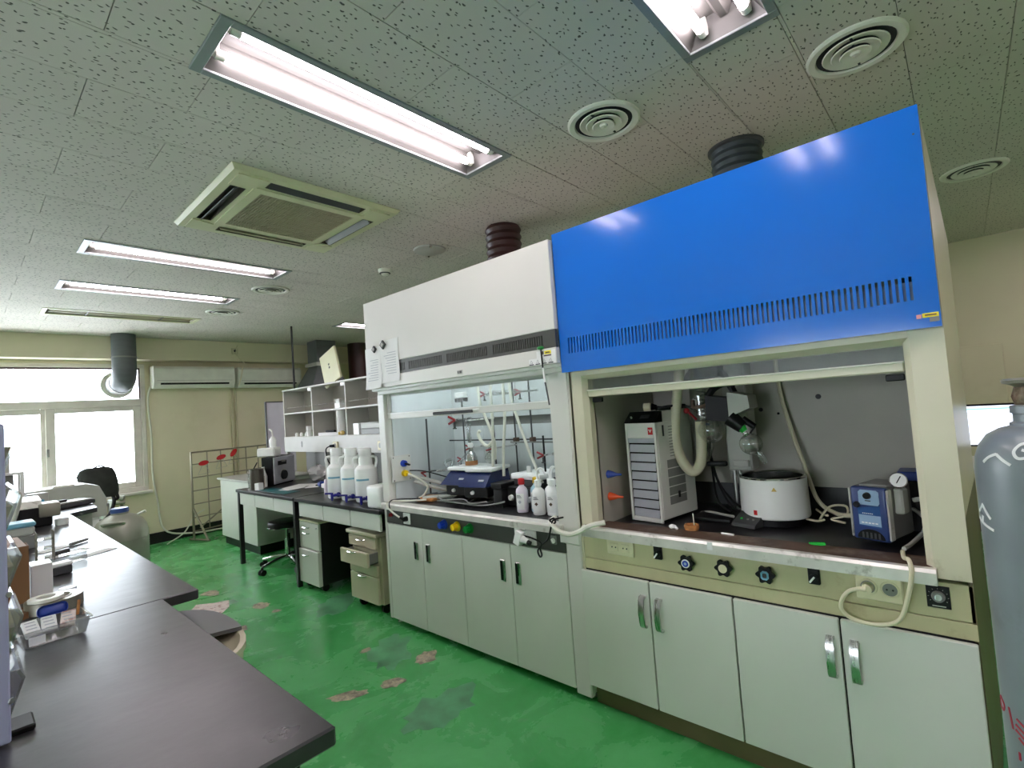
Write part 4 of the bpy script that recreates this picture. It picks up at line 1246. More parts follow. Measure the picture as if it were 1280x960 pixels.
def tubes(name, label, cat, material, paths, r, base):
    q = G()
    for p in paths: q.tube(p, r, 8)
    return tag(q.put(name, material, origin=base), label, cat)
tubes('vacuum_hose', 'translucent hose hanging down the back wall behind the water bath to the pump', 'hose', 'hose_cream', [[(2.63, .675, 1.9), (2.63, .66, 1.45), (2.61, .625, 1.25), (2.58, .57, 1.05), (2.52, .52, .92), (2.44, .44, .885), (2.36, .37, .90)]], .009, (2.5, .5, .86))
tubes('thin_tubing', 'thin pale tubing coiled on the worktop between bath and pump', 'tubing', 'hose_cream', [[(2.42, .50, .86), (2.47, .47, .905), (2.46, .41, .915), (2.40, .40, .89), (2.38, .45, .875), (2.36, .40, .868)], [(2.52, .53, .88), (2.46, .49, .872), (2.42, .47, .88)], [(2.40, .545, .862), (2.38, .50, .862), (2.40, .48, .865)]], .0045, (2.45, .45, .86))
tubes('outlet_hose', 'pale hose curving from the pump head behind the right pillar', 'hose', 'pale_grey', [[(2.30, .175, .985), (2.30, .15, .99), (2.34, .142, .965), (2.38, .145, .92)]], .008, (2.3, .17, .9))
tubes('floor_hose', 'grey hose on the worktop behind the right pillar of the blue hood', 'hose', 'pale_grey', [[(2.50, .16, .90), (2.35, .155, .87), (2.22, .185, .85), (2.13, .20, .852)], [(2.5, .20, .92), (2.42, .17, .915), (2.36, .15, .91)]], .007, (2.3, .17, .85))
o = G().rbox((2.52, .19, 1.045), (.12, .08, .035), b=.005).put('blue_box', 'valve_blue', origin=(2.52, .19, 1.03)); tag(o, 'dark blue box on a ledge behind the gauge', 'box')
o = G().box(2.47, .137, .832, 2.58, .235, 1.027, .004).put('black_box', 'black_plastic', origin=(2.52, .19, .83)); tag(o, 'black box standing behind the vacuum pump by the right pillar', 'box')
CB = thing('power_cable', 'cream power cable plugged into the right socket and drooping over the blue hood doors', 'cable', (1.95, .27, .75))
G().cyl((1.976, .291, .757), (1.948, .291, .757), .0165, .014, 18).cyl((1.95, .291, .757), (1.952, .315, .755), .010, .006, 12).put('plug', 'outlet_cream', CB)
G().tube([(1.952, .31, .755), (1.95, .34, .742), (1.952, .362, .71), (1.957, .366, .672), (1.96, .333, .648), (1.96, .266, .647), (1.952, .212, .68), (1.942, .182, .769), (1.938, .170, .835), (1.955, .175, .866), (2.0, .19, .858), (2.08, .20, .856)], .0065, 9).put('cord', 'cable_cream', CB)
CK = thing('cork_ring', 'cork flask ring with thin rod standing on the blue hood sill', 'ring', (2.10, .918, .846))
G().lathe([(.018, .002), (.028, 0), (.031, .012), (.029, .022), (.021, .022), (.018, .010), (.018, .002)], (2.10, .918, .846), 28).put('ring', 'cork', CK)
G().cyl((2.10, .905, .848), (2.10, .908, .915), .0022, n=8).put('glass_rod', 'hose_white', CK)
o = G().sph((2.075, .993, .856), .013, (1, 1.2, .8)).cyl((2.075, .983, .856), (2.066, .968, .851), .009, .005, 10).put('white_stopper', 'white_plastic', origin=(2.075, .99, .846)); tag(o, 'small white stopper beside the cork ring', 'stopper')
o = G().cyl((2.078, .785, .850), (2.072, .735, .850), .0042, n=10).put('white_stir_bar', 'white_plastic', origin=(2.075, .76, .846)); tag(o, 'white stirring bar on the blue hood sill', 'stirring bar')
o = G().lathe([(.007, 0), (.017, .001), (.017, .004), (.007, .006), (.007, 0)], (2.085, .447, .846), 16, sy=1.6).rbox((2.085, .447, .852), (.006, .05, .004), rz=.4).put('green_clip', 'bright_green', origin=(2.085, .447, .846)); tag(o, 'bright green plastic joint clip on the blue hood sill', 'clip')

# hose and cables between the hoods
tubes('vent_hose', 'white hose sagging from the white hood sill across to the blue hood', 'hose', 'hose_white', [[(2.03, 1.60, .85), (1.95, 1.565, .848), (1.935, 1.54, .835), (1.925, 1.50, .815), (1.925, 1.44, .806), (1.925, 1.38, .826), (1.93, 1.32, .858), (1.96, 1.26, .872)]], .012, (1.95, 1.45, .82))
t = thing('black_power_cord', 'black power cord with loop hanging from white adaptor on the white hood', 'cord', (1.94, 1.65, .7))
G().tube([(2.06, 1.53, .862), (1.98, 1.51, .868), (1.935, 1.535, .862), (1.935, 1.552, .83), (1.945, 1.585, .765), (1.955, 1.64, .722), (1.957, 1.668, .690), (1.955, 1.655, .664), (1.953, 1.640, .675), (1.955, 1.650, .705), (1.953, 1.64, .735), (1.953, 1.70, .752), (1.953, 1.755, .757)], .0045, 7).put('cord', 'black_plastic', t)
G().tube([(1.935, 1.56, .86), (1.935, 1.545, .845), (1.94, 1.53, .85), (1.945, 1.54, .868), (1.935, 1.56, .86)], .0045, 7).put('cord_tie', 'black_plastic', t)
t = thing('plug_adaptor', 'white plug adaptor in the right socket of the white hood', 'plug', (1.95, 1.785, .75))
G().rbox((1.955, 1.785, .745), (.045, .042, .075), rx=.35, b=.006, seg=2).put('block', 'white_plastic', t)
G().cyl((1.945, 1.755, .742), (1.945, 1.722, .730), .020, .012, 14).put('white_plug', 'white_plastic', t)
G().cyl((1.945, 1.722, .730), (1.947, 1.705, .724), .012, n=12).put('black_plug', 'black_plastic', t)
t = thing('white_power_cord', 'white cord running from the left worktop edge into the left socket of the white hood', 'cord', (1.94, 2.9, .75))
G().tube([(2.12, 2.76, .842), (2.02, 2.85, .846), (1.955, 2.945, .85), (1.938, 2.955, .82), (1.94, 2.88, .775), (1.945, 2.815, .75)], .006, 8).put('cord', 'hose_white', t)
G().cyl((1.972, 2.79, .743), (1.945, 2.79, .743), .017, .014, 16).cyl((1.948, 2.80, .746), (1.944, 2.822, .752), .009, n=10).put('plug', 'black_plastic', t)
tubes('thin_black_cord', 'thin black cord looped over the left end of the white hood sill', 'cord', 'black_plastic', [[(2.10, 2.80, .85), (2.0, 2.90, .858), (1.95, 2.935, .85), (1.94, 2.925, .80), (1.95, 2.87, .77)]], .004, (1.97, 2.9, .8))

# ================================================================ THINGS IN THE WHITE HOOD
ZW = .826
t = thing('rod_lattice', 'steel rod lattice fixed across the back of the white hood', 'rod frame', (2.52, 2.2, ZW))
for y in (1.74, 2.125, 2.27, 2.47):
    G().cyl((2.52, y, ZW), (2.52, y, 2.0), .0055, n=10).put('upright_rod', 'dark_grey', t)
for z, a, b in ((1.204, 1.56, 2.965),):
    G().cyl((2.535, a, z), (2.535, b, z), .005, n=10).put('cross_rod', 'dark_grey', t)
for y in (2.125, 2.27, 1.74):
    G().rbox((2.525, y, 1.204), (.035, .036, .03), b=.005).put('cross_clamp', 'rust_brown', t)
G().cyl((2.50, 1.56, 1.185), (2.50, 2.30, 1.19), .005, n=8).put('cross_rod', 'mid_grey', t)



t = thing('support_stand', 'thin black support stand with red clamp at the left of the white hood', 'stand', (2.27, 2.90, ZW))
G().cyl((2.27, 2.90, ZW + .01), (2.27, 2.90, 1.385), .0065, n=10).put('rod', 'dark_grey', t)
q = G()
for a in (.6, 2.7, 4.8):
    q.cyl((2.27, 2.90, ZW + .02), (2.27 + .11 * math.cos(a), 2.90 + .11 * math.sin(a) * .7, ZW + .008), .008, n=8)
q.put('tripod_base', 'mid_grey', t)
G().cyl((2.255, 2.97, 1.0), (2.255, 2.80, 1.018), .005, n=8).put('arm', 'dark_grey', t)
cl = G().rbox((2.25, 2.95, 1.0), (.012, .07, .014), rx=-.2, b=.003).rbox((2.25, 2.94, .985), (.012, .05, .010), rx=.5, b=.003).put('red_clamp', 'red_clamp', t)
tubes('rubber_hose', 'translucent hose curving from the stand clamp up to the amber flask', 'hose', 'clear_plastic', [[(2.26, 2.80, 1.015), (2.27, 2.70, 1.03), (2.30, 2.76, 1.07), (2.34, 2.72, 1.085), (2.27, 2.66, 1.035), (2.28, 2.60, 1.06), (2.30, 2.53, 1.13)]], .009, (2.28, 2.65, 1.0))
tubes('gas_hose', 'pale hose falling from the yellow valve of the white hood side plate', 'hose', 'hose_white', [[(2.10, 2.92, 1.012), (2.14, 2.87, .98), (2.19, 2.83, .92), (2.17, 2.85, .86), (2.14, 2.87, .846)]], .007, (2.14, 2.87, .85))
tubes('grey_hose', 'two grey ribbed hoses draped from the side plate to behind the blue baths', 'hose', 'pale_grey', [[(2.16, 2.95, .99), (2.24, 2.85, .95), (2.33, 2.72, .90), (2.44, 2.62, .87)], [(2.17, 2.95, .95), (2.26, 2.83, .90), (2.36, 2.70, .86), (2.45, 2.60, .85)], [(2.12, 2.80, .85), (2.20, 2.72, .85), (2.3, 2.62, .85)]], .014, (2.3, 2.75, .85))
tubes('black_hose', 'thin black cable arched along the left side of the white hood', 'cable', 'black_plastic', [[(2.14, 2.955, 1.03), (2.2, 2.86, 1.02), (2.3, 2.75, .97), (2.4, 2.65, .93)]], .004, (2.3, 2.8, .95))
# service plate on the left inner side
t = thing('service_plate', 'pale service plate with blue and yellow valves on the left inside wall', 'valve plate', (2.075, 2.968, 1.05))
G().box(1.998, 2.958, .965, 2.155, 2.968, 1.145, .002).put('plate', 'hood_white', t)
q = G()
for x in (2.01, 2.143):
    for z in (.977, 1.133): q.cyl((x, 2.958, z), (x, 2.955, z), .004, n=8)
q.put('screws', 'dark_grey', t)
for x, z, m in ((2.09, 1.087, 'knob_blue'), (2.095, 1.018, 'knob_yellow')):
    k = G().cyl((x, 2.958, z), (x, 2.935, z), .024, .021, 18).put('valve_knob', m, t)
    G().cyl((x, 2.935, z), (x + .02, 2.905, z - .012), .008, .006, 10).put('nozzle', 'black_plastic' if m == 'knob_blue' else m, k)
o = G().rbox((2.19, 2.80, ZW + .012), (.16, .14, .022), rz=.3, b=.008, seg=2).put('cork_mat', 'cork', origin=(2.19, 2.8, ZW)); tag(o, 'brown cork mat on the left of the white hood worktop', 'mat')

# blue dry baths / stirrers under white lids
def stirrer(cx, cy, rz, label, w_=.195):
    t = thing('stirrer_bath', label, 'stirrer', (cx, cy, ZW), rz, 'blue stirrer baths in the white hood')
    r = G(local=True)
    A = r.ring([(-.10, -w_ / 2, .115), (.14, -w_ / 2, .115), (.14, w_ / 2, .115), (-.10, w_ / 2, .115)])
    B = r.ring([(-.16, -w_ / 2 - .005, .125), (.14, -w_ / 2 - .005, .125), (.14, w_ / 2 + .005, .125), (-.16, w_ / 2 + .005, .125)])
    D = r.ring([(-.06, -w_ / 2 + .01, .205), (.14, -w_ / 2 + .01, .205), (.14, w_ / 2 - .01, .205), (-.06, w_ / 2 - .01, .205)])
    r.skin([A, B, D]).put('housing', 'pump_navy', t)
    G(local=True).box(-.08, -w_ / 2 - .004, .205, .15, w_ / 2 + .004, .228, .006, 2).put('white_plate', 'white_plastic', t)
    G(local=True).prism([(-.06, .06), (.06, .06), (.045, .10), (-.045, .10)], 'x', -.09, .05).put('lift_jack', 'black_plastic', t)
    G(local=True).box(-.12, -w_ / 2 + .01, .055, .14, w_ / 2 - .01, .118, .004).put('chassis', 'black_metal', t)
    G(local=True).box(-.13, -w_ / 2 + .01, .0, .14, w_ / 2 - .01, .02, .003).put('jack_base', 'black_metal', t)
    for s in (-1, 1):
        for d in (-1, 1):
            G(local=True).rbox((0, s * (w_ / 2 - .03), .035), (.20, .008, .012), ry=.18 * d).put('scissor_arm', 'mid_grey', t)
    G(local=True).cyl((-.12, .02, .085), (-.134, .02, .085), .013, .011, 14).put('white_knob', 'white_plastic', t)
    G(local=True).rbox((-.125, -.05, .160), (.003, .040, .014), ry=.86).put('display', 'louver_grey', t)
    return t
stirrer(2.29, 2.525, .16, 'left blue stirrer bath under a white plate carrying the amber flask')
stirrer(2.265, 2.325, .20, 'right blue stirrer bath under a white plate beside the white hoses')
t = thing('hotplate', 'square white topped hotplate on black body behind the coloured bottles', 'hotplate', (2.35, 1.97, ZW), -.08)
G(local=True).box(-.14, -.15, .01, .16, .15, .125, .006).put('body', 'black_metal', t)
G(local=True).box(-.10, -.10, .125, .12, .10, .165, .004).put('neck', 'dark_grey', t)
G(local=True).box(-.11, -.13, .165, .13, .11, .198, .006, 2).put('white_top', 'white_plastic', t)
G(local=True).cyl((-.04, .02, .198), (-.04, .02, .235), .016, .013, 14).put('white_block', 'white_plastic', t)
for y in (-.08, .08):
    G(local=True).cyl((-.14, y, .06), (-.158, y, .06), .018, .015, 16).put('knob', 'white_plastic', t)
o = G().box(2.16, 2.09, .94, 2.30, 2.18, .975, .004).box(2.17, 2.10, ZW, 2.29, 2.17, .94, .003).put('controller', 'black_metal', origin=(2.2, 2.13, ZW)); tag(o, 'black controller box between the stirrer bath and hotplate', 'box')
tubes('bath_cables', 'grey cables lying tangled under the blue stirrer baths', 'cable', 'mid_grey', [[(2.10, 2.62, .85), (2.12, 2.5, .845), (2.09, 2.38, .852), (2.12, 2.25, .842), (2.11, 2.12, .86), (2.14, 2.05, .875)], [(2.14, 2.66, .87), (2.10, 2.55, .858), (2.13, 2.40, .868), (2.10, 2.3, .855), (2.12, 2.18, .87)]], .005, (2.1, 2.35, .84))

# glassware
zt = ZW + .229
t = thing('conical_flask', 'foil wrapped conical flask holding amber liquid on the left white plate', 'flask', (2.32, 2.505, zt))
G().lathe([(.001, .002), (.042, .002), (.044, .012), (.042, .032)], (2.32, 2.505, zt), 24).lathe([(.042, .032), (.001, .032)], (2.32, 2.505, zt), 24).put('liquid', 'amber', t)
G().lathe([(.0425, .032), (.038, .055), (.030, .078), (.018, .092)], (2.32, 2.505, zt), 24).put('foil', 'chrome', t)
G().lathe([(.016, .09), (.016, .118), (.020, .120)], (2.32, 2.505, zt), 18).put('neck', 'labglass', t)
G().lathe([(.017, .118), (.020, .13), (.018, .145), (.012, .150)], (2.32, 2.505, zt), 18).put('stopper', 'white_plastic', t)
t = thing('condenser', 'upright glass condenser held over the amber flask', 'condenser', (2.32, 2.51, zt + .15))
G().lathe([(.009, 0), (.015, .02), (.016, .13), (.010, .15)], (2.32, 2.51, zt + .15), 18).put('jacket', 'clear_plastic', t)
G().cyl((2.32, 2.51, zt + .14), (2.32, 2.51, zt + .24), .007, n=10).put('inner_tube', 'labglass', t)
G().rbox((2.32, 2.505, zt + .30), (.034, .05, .012), b=.004).cyl((2.32, 2.48, zt + .30), (2.42, 2.36, zt + .306), .005, n=8).put('clamp', 'steel', t)
t = thing('round_flask', 'clear round bottom flask clamped above the right stirrer plate', 'flask', (2.33, 2.33, zt + .012))
G().sph((2.33, 2.33, zt + .052), .039, n=24).cyl((2.33, 2.33, zt + .085), (2.33, 2.33, zt + .14), .012, n=14, cap=False).put('bulb', 'labglass', t)
G().rbox((2.33, 2.325, zt + .105), (.03, .07, .010), rx=-.18, b=.003).put('red_clamp', 'red_clamp', t)
G().cyl((2.335, 2.30, zt + .112), (2.50, 2.24, zt + .12), .005, n=8).put('clamp_arm', 'steel', t)
def clampset(x, y, z, label, s=1.0, rz=0):
    t = thing('lab_clamp', label, 'clamp', (x, y, z), rz, 'red jawed clamps in the white hood')
    G(local=True).rbox((0, .018 * s, .008 * s), (.012, .05 * s, .010 * s), rx=.35, b=.003).rbox((0, .018 * s, -.010 * s), (.012, .05 * s, .010 * s), rx=-.35, b=.003).put('jaw', 'red_clamp', t)
    G(local=True).cyl((0, -.01, 0), (.12, -.045, .004), .005 * s, n=8).put('arm', 'steel', t)
    G(local=True).cyl((0, 0, -.012 * s), (0, .0, -.038 * s), .005 * s, n=8).rbox((0, 0, -.04 * s), (.008, .026 * s, .007), b=.002).put('thumb_screw', 'dark_grey', t)
clampset(2.30, 2.63, 1.365, 'red jawed clamp high left behind the black sash handle', 1.5)
clampset(2.32, 2.34, 1.525, 'red jawed clamp at the left end of the level glass condenser', 1.1)
clampset(2.32, 2.03, 1.515, 'red jawed clamp at the right end of the level glass condenser', 1.1)
clampset(2.32, 2.515, zt + .118, 'red jawed clamp gripping the amber flask neck', 1.0)
clampset(2.34, 1.90, 1.125, 'red jawed clamp on the black rod above the hotplate', 1.1)
clampset(2.40, 2.70, 1.08, 'small red jawed clamp low behind the translucent hose', .9)
o = G().cyl((2.36, 1.905, .99), (2.36, 1.905, 1.24), .006, n=8).put('black_rod', 'black_plastic', origin=(2.36, 1.9, .99)); tag(o, 'short black rod standing on the hotplate', 'rod')
o = G().tube([(2.36, 1.84, 1.13), (2.34, 1.75, 1.145), (2.33, 1.68, 1.13), (2.30, 1.62, 1.15)], .008, 8).put('glass_adaptor', 'labglass', origin=(2.34, 1.75, 1.13)); tag(o, 'bent glass adaptor reaching to the right pillar of the white hood', 'glassware')
t = thing('level_condenser', 'level glass condenser seen through the raised sash', 'condenser', (2.30, 2.17, 1.52))
G().cyl((2.30, 2.29, 1.523), (2.30, 2.05, 1.516), .015, n=16).put('jacket', 'clear_plastic', t)
G().cyl((2.30, 2.33, 1.524), (2.30, 1.95, 1.514), .007, n=10).put('inner_tube', 'labglass', t)
t = thing('thermo_display', 'small white box with dark face on a rod behind the sash glass', 'display', (2.30, 2.545, 1.50))
G().box(2.28, 2.50, 1.512, 2.32, 2.59, 1.55, .004).put('case', 'white_plastic', t)
G().box(2.278, 2.50, 1.485, 2.322, 2.59, 1.512, .003).put('face', 'dark_grey', t)
G().cyl((2.30, 2.54, 1.06), (2.30, 2.54, 1.487), .005, n=8).put('rod', 'dark_grey', t)
# hanging white hoses
hz = [([(2.30, 2.38, 2.0), (2.30, 2.37, 1.5), (2.30, 2.335, 1.40), (2.30, 2.29, 1.30), (2.30, 2.255, 1.20), (2.30, 2.26, 1.10)], 'left white hose hanging in the white hood, bending right near the top'),
      ([(2.28, 2.245, 2.0), (2.28, 2.24, 1.5), (2.28, 2.245, 1.3), (2.28, 2.265, 1.06), (2.28, 2.268, 1.02)], 'second white hose hanging straight down onto the right stirrer plate'),
      ([(2.28, 2.14, 2.0), (2.28, 2.13, 1.5), (2.28, 2.135, 1.35), (2.28, 2.165, 1.15), (2.28, 2.175, 1.0)], 'third white hose hanging down beside the right stirrer plate'),
      ([(2.28, 2.10, 2.0), (2.28, 2.07, 1.5), (2.28, 2.03, 1.36), (2.28, 1.96, 1.17), (2.28, 1.87, .97)], 'fourth white hose slanting right down to the yellow capped bottle')]
for p, l in hz:
    tag(G().tube(p, .0095, 10).put('hanging_hose', 'hose_white', origin=p[-1]), l, 'hose', 'white hoses hanging in the white hood')
tubes('bent_hose', 'short white hose curling up at its end above the round flask', 'hose', 'hose_white', [[(2.30, 2.27, 1.215), (2.30, 2.32, 1.185), (2.30, 2.37, 1.21), (2.30, 2.40, 1.26), (2.30, 2.385, 1.285)]], .011, (2.3, 2.33, 1.2))

def bottle(x, y, r, h, label, body, cap, capm, spout=False, group=None):
    t = thing('bottle', label, 'bottle', (x, y, ZW), group=group)
    G(local=True).lathe([(.001, .002), (r * .9, .002), (r, .008), (r, h * .72), (r * .9, h * .80), (r * .45, h * .90), (r * .42, h)], (0, 0, 0), 24).put('body', body, t)
    c = G(local=True).lathe([(r * .50, h * .95), (r * .56, h * .96), (r * .54, h + .022), (r * .3, h + .026), (.001, h + .026)], (0, 0, 0), 20).put('cap', capm, t)
    if spout:
        G(local=True).tube([(0, 0, h + .02), (0, .002, h + .055), (0, -.012, h + .082), (0, -.035, h + .085), (0, -.058, h + .055)], .0062, 8).put('spout', capm, t)
    # printed label facing the room
    a0 = PI + .25
    q = G(local=True)
    R1 = r + .0006
    n = 6
    A, B = [], []
    rows = []
    for k in range(n + 1):
        a = a0 - .75 + 1.5 * k / n
        rows.append(q.ring([(R1 * math.cos(a), R1 * math.sin(a), h * .12), (R1 * math.cos(a), R1 * math.sin(a), h * .66), ((r - .001) * math.cos(a), (r - .001) * math.sin(a), h * .66), ((r - .001) * math.cos(a), (r - .001) * math.sin(a), h * .12)]))
    q.skin(rows)
    lb = q.put('label', 'paper', t)
    m = Matrix.Translation((R1 * math.cos(a0), R1 * math.sin(a0), h * .38)) @ Matrix.Rotation(a0, 4, 'Z')
    q = G(local=True)
    d = .010
    q.box(-.0005, -d / 1.41, -d / 1.41, .0012, d / 1.41, d / 1.41, mtx=m @ Matrix.Rotation(PI / 4, 4, 'X'))
    q.put('hazard_diamond', 'rust_brown' if spout else 'paper_ink', lb)
    q = G(local=True)
    for k in range(3):
        q.box(-.0004, -.016, .024 + k * .006, .001, .014 - k * .005, .0262 + k * .006, mtx=m)
    q.put('label_print', 'dark_grey', lb)
    return t
bottle(2.145, 1.915, .034, .165, 'pinkish bottle with red cap on the white hood sill', 'bottle_pink', None, 'red_plastic')
bottle(2.19, 1.845, .034, .170, 'pale blue bottle with yellow cap behind the red capped one', 'bottle_blue', None, 'cap_yellow')
bottle(2.135, 1.785, .036, .165, 'left white wash bottle with diamond label on the white hood sill', 'white_plastic', None, 'white_plastic', True, 'white wash bottles')
bottle(2.155, 1.70, .038, .170, 'right white wash bottle beside the pillar of the white hood', 'white_plastic', None, 'white_plastic', True, 'white wash bottles')
bottle(2.21, 1.755, .036, .165, 'rear white wash bottle partly hidden behind two others', 'white_plastic', None, 'white_plastic', True, 'white wash bottles')

# ================================================================ DESK BENCHES BEYOND THE WHITE HOOD
DX0, DX1, DZ = 1.965, 2.86, .775
def desk(y0, y1, fr, label, front=True):
    t = thing('lab_desk', label, 'desk', (2.4, (y0 + y1) / 2, 0), group='black topped lab desks')
    G().box(DX0 - .015, y0, DZ - .03, DX1, y1, DZ, .004).put('desktop', 'black_resin', t)
    for x in ((DX0, DX1 - .045) if front else (DX1 - .045,)):
        for y in (y0 + .003, y1 - .043):
            G().box(x, y, 0, x + .04, y + .04, DZ - .03, .002).put('leg', 'black_metal', t)
    G().box(DX0 + .005, y0 + .043, DZ - .045, DX0 + .03, y1 - .043, DZ - .03).put('front_rail', 'dark_grey', t)
    G().box(DX1 - .03, y0 + .043, .10, DX1 - .01, y1 - .043, DZ - .03).put('modesty_panel', 'black_cabinet', t)
    G().box(DX0 + .03, y0 + .05, .62, DX1 - .05, y1 - .05, .63).put('drawer_tray', 'black_cabinet', t)
    for a, b in zip(fr[:-1], fr[1:]):
        G().box(DX0 + .004, a + .004, .622, DX0 + .024, b - .004, .742, .003).put('drawer_front', 'door_white', t)
    return t
desk(4.415, 5.76, (4.46, 4.87, 5.31, 5.70), 'far lab desk with white drawer fronts, a stool under it')
desk(3.075, 4.40, (3.10, 3.50, 3.92, 4.35), 'near lab desk with white drawer fronts and two drawer pedestals', False)

# low cabinet past the far desk
t = thing('side_cabinet', 'low white cabinet on black plinth past the far end of the desk', 'cabinet', (2.45, 6.4, 0))
G().box(2.20, 5.90, .10, 2.85, 7.0, .79, .004).put('body', 'door_white', t)
G().box(2.23, 5.92, 0, 2.83, 6.98, .10).put('plinth', 'black_cabinet', t)
G().box(2.17, 5.88, .79, 2.88, 7.02, .815, .004).put('top', 'pale_grey', t)
o = G().box(2.50, 5.22, 0, 2.80, 5.70, .33, .006).put('black_box', 'black_plastic', origin=(2.65, 5.45, 0)); tag(o, 'black box on the floor under the far desk', 'box')
o = G().box(2.45, 4.50, 0, 2.80, 4.95, .62, .006).put('black_case', 'black_cabinet', origin=(2.6, 4.7, 0)); tag(o, 'tall black case in the dark under the far desk behind the stool', 'box')

# stool
t = thing('lab_stool', 'round black stool on chrome column and castors under the far desk', 'stool', (2.20, 5.15, 0))
sx_, sy_ = 2.20, 5.15
G().lathe([(.001, .40), (.16, .40), (.172, .41), (.175, .44), (.165, .462), (.12, .468), (.001, .468)], (sx_, sy_, 0), 32).put('seat', 'stool_black', t)
G().lathe([(.165, .402), (.179, .404), (.179, .414), (.165, .414)], (sx_, sy_, 0), 32).put('seat_rim', 'chrome', t)
G().cyl((sx_, sy_, .09), (sx_, sy_, .28), .024, n=16).cyl((sx_, sy_, .28), (sx_, sy_, .40), .014, n=14).put('gas_column', 'chrome', t)
G().cyl((sx_, sy_ - .05, .2), (sx_, sy_ - .05, .34), .010, n=10).put('column_cover', 'black_plastic', t)
for k in range(5):
    a = 3.35 + k * 2 * PI / 5
    ex, ey = sx_ + .28 * math.cos(a), sy_ + .28 * math.sin(a)
    G().tube([(sx_, sy_, .115), (sx_ + .12 * math.cos(a), sy_ + .12 * math.sin(a), .105), (ex, ey, .072)], .017, 10).put('base_arm', 'chrome', t)
    c = G().cyl((ex - .012 * math.sin(a), ey + .012 * math.cos(a), .027), (ex - .028 * math.sin(a), ey + .028 * math.cos(a), .027), .027, n=16).cyl((ex + .012 * math.sin(a), ey - .012 * math.cos(a), .027), (ex + .028 * math.sin(a), ey - .028 * math.cos(a), .027), .027, n=16).cyl((ex, ey, .03), (ex, ey, .075), .011, n=10).put('castor', 'black_plastic', t)

# pedestals
def bow(q, x, y, z, w_):
    q.tube([(x, y - w_, z), (x - .018, y - w_ * .7, z), (x - .022, y, z), (x - .018, y + w_ * .7, z), (x, y + w_, z)], .005, 6)
    return q
t = thing('drawer_pedestal', 'black sided pedestal with white drawer fronts under the near desk', 'pedestal', (2.25, 4.25, 0), group='drawer pedestals under the desk')
G().box(2.02, 4.075, .06, 2.52, 4.43, .57, .003).put('body', 'black_cabinet', t)
G().box(1.998, 4.07, .57, 2.53, 4.435, .588, .003).put('top', 'outlet_cream', t)
d = G().box(2.0, 4.08, .345, 2.02, 4.425, .565, .003).put('drawer_front', 'door_white', t)
bow(bow(G(), 2.0, 4.29, .525, .05), 2.0, 4.29, .477, .05).put('handle', 'chrome', d)
G().cyl((2.0, 4.11, .53), (1.994, 4.11, .53), .008, n=10).put('lock', 'steel', d)
d = G().box(1.985, 4.08, .055, 2.02, 4.435, .338, .003).put('drawer_front', 'door_white', t)
bow(G(), 1.985, 4.29, .295, .05).put('handle', 'chrome', d)
for x in (2.06, 2.46):
    for y in (4.12, 4.39): G().cyl((x, y - .012, .03), (x, y + .012, .03), .03, n=14).put('castor', 'black_plastic', t)
t = thing('drawer_pedestal', 'cream drawer pedestal with its second drawer pulled out beside the white hood', 'pedestal', (2.3, 3.40, 0), group='drawer pedestals under the desk')
G().box(2.03, 3.205, .075, 2.52, 3.595, .560, .003).put('body', 'cream_trim', t)
G().box(1.985, 3.195, .560, 2.53, 3.615, .590, .010, 2).put('top', 'cream_trim', t)
for z0, z1, pull, xh in ((.470, .548, .0, .523), (.360, .462, .075, .455), (.275, .352, .0, None), (.075, .268, .0, .262)):
    x = 2.005 - pull
    d = G().box(x, 3.235, z0, x + .022, 3.605, z1, .003).put('drawer_front', 'cream_trim', t)
    if pull:
        G().box(x + .022, 3.25, z0 + .01, 2.06, 3.262, z1 - .015).box(x + .022, 3.575, z0 + .01, 2.06, 3.59, z1 - .015).box(x + .022, 3.25, z0 + .01, 2.06, 3.59, z0 + .018).put('drawer_box', 'mid_grey', d)
    if xh: bow(G(), x, 3.43, xh, .05).put('handle', 'chrome', d)
for x in (2.08, 2.46):
    for y in (3.25, 3.55): G().cyl((x, y - .012, .037), (x, y + .012, .037), .037, n=14).put('castor', 'black_plastic', t)

# reagent shelf standing on the desks
SX0, SX1 = 2.60, 2.86
t = thing('reagent_shelf', 'white two tier reagent shelf standing on the lab desks', 'shelf unit', (2.73, 4.6, DZ))
for y in (5.995, 5.29, 4.58, 3.87, 3.16):
    G().box(SX0, y, 1.09, SX1, y + .018, 1.818, .002).put('upright', 'shelf_white', t)
G().box(SX0 - .005, 3.15, 1.802, SX1, 6.013, 1.82, .002).put('top_board', 'shelf_white', t)
ysp = [3.178, 3.87, 4.58, 5.29, 5.995]
for a, b in zip(ysp[:-1], ysp[1:]):
    a += .018 if a > 3.2 else 0
    G().box(SX0, a, 1.528, SX1, b, 1.546, .002).put('shelf_board', 'shelf_white', t)
    G().box(SX1 - .012, a, 1.255, SX1 - .004, b, 1.80).put('back_panel', 'liner_beige', t)
    G().cyl((SX0 + .03, a, 1.605), (SX0 + .03, b, 1.605), .004, n=8).put('retaining_rail', 'steel', t)
for y in (5.29, 4.58):
    G().box(SX0 - .004, y + .018, 1.765, SX0 + .02, y + .085, 1.80, .002).put('corner_block', 'white_plastic', t)
G().box(SX0 - .008, 3.16, 1.095, SX0 + .012, 6.013, 1.262, .003).put('service_fascia', 'shelf_white', t)
G().box(SX0, 3.16, 1.255, SX1, 6.013, 1.268).put('base_board', 'shelf_white', t)
for y in (5.985, 5.05, 4.20, 3.2):
    G().box(SX0 + .01, y, DZ, SX0 + .05, y + .045, 1.095, .003).put('leg', 'shelf_white', t)
G().box(SX1 - .02, 3.16, DZ, SX1, 6.0, 1.095).put('lower_back', 'mid_grey', t)
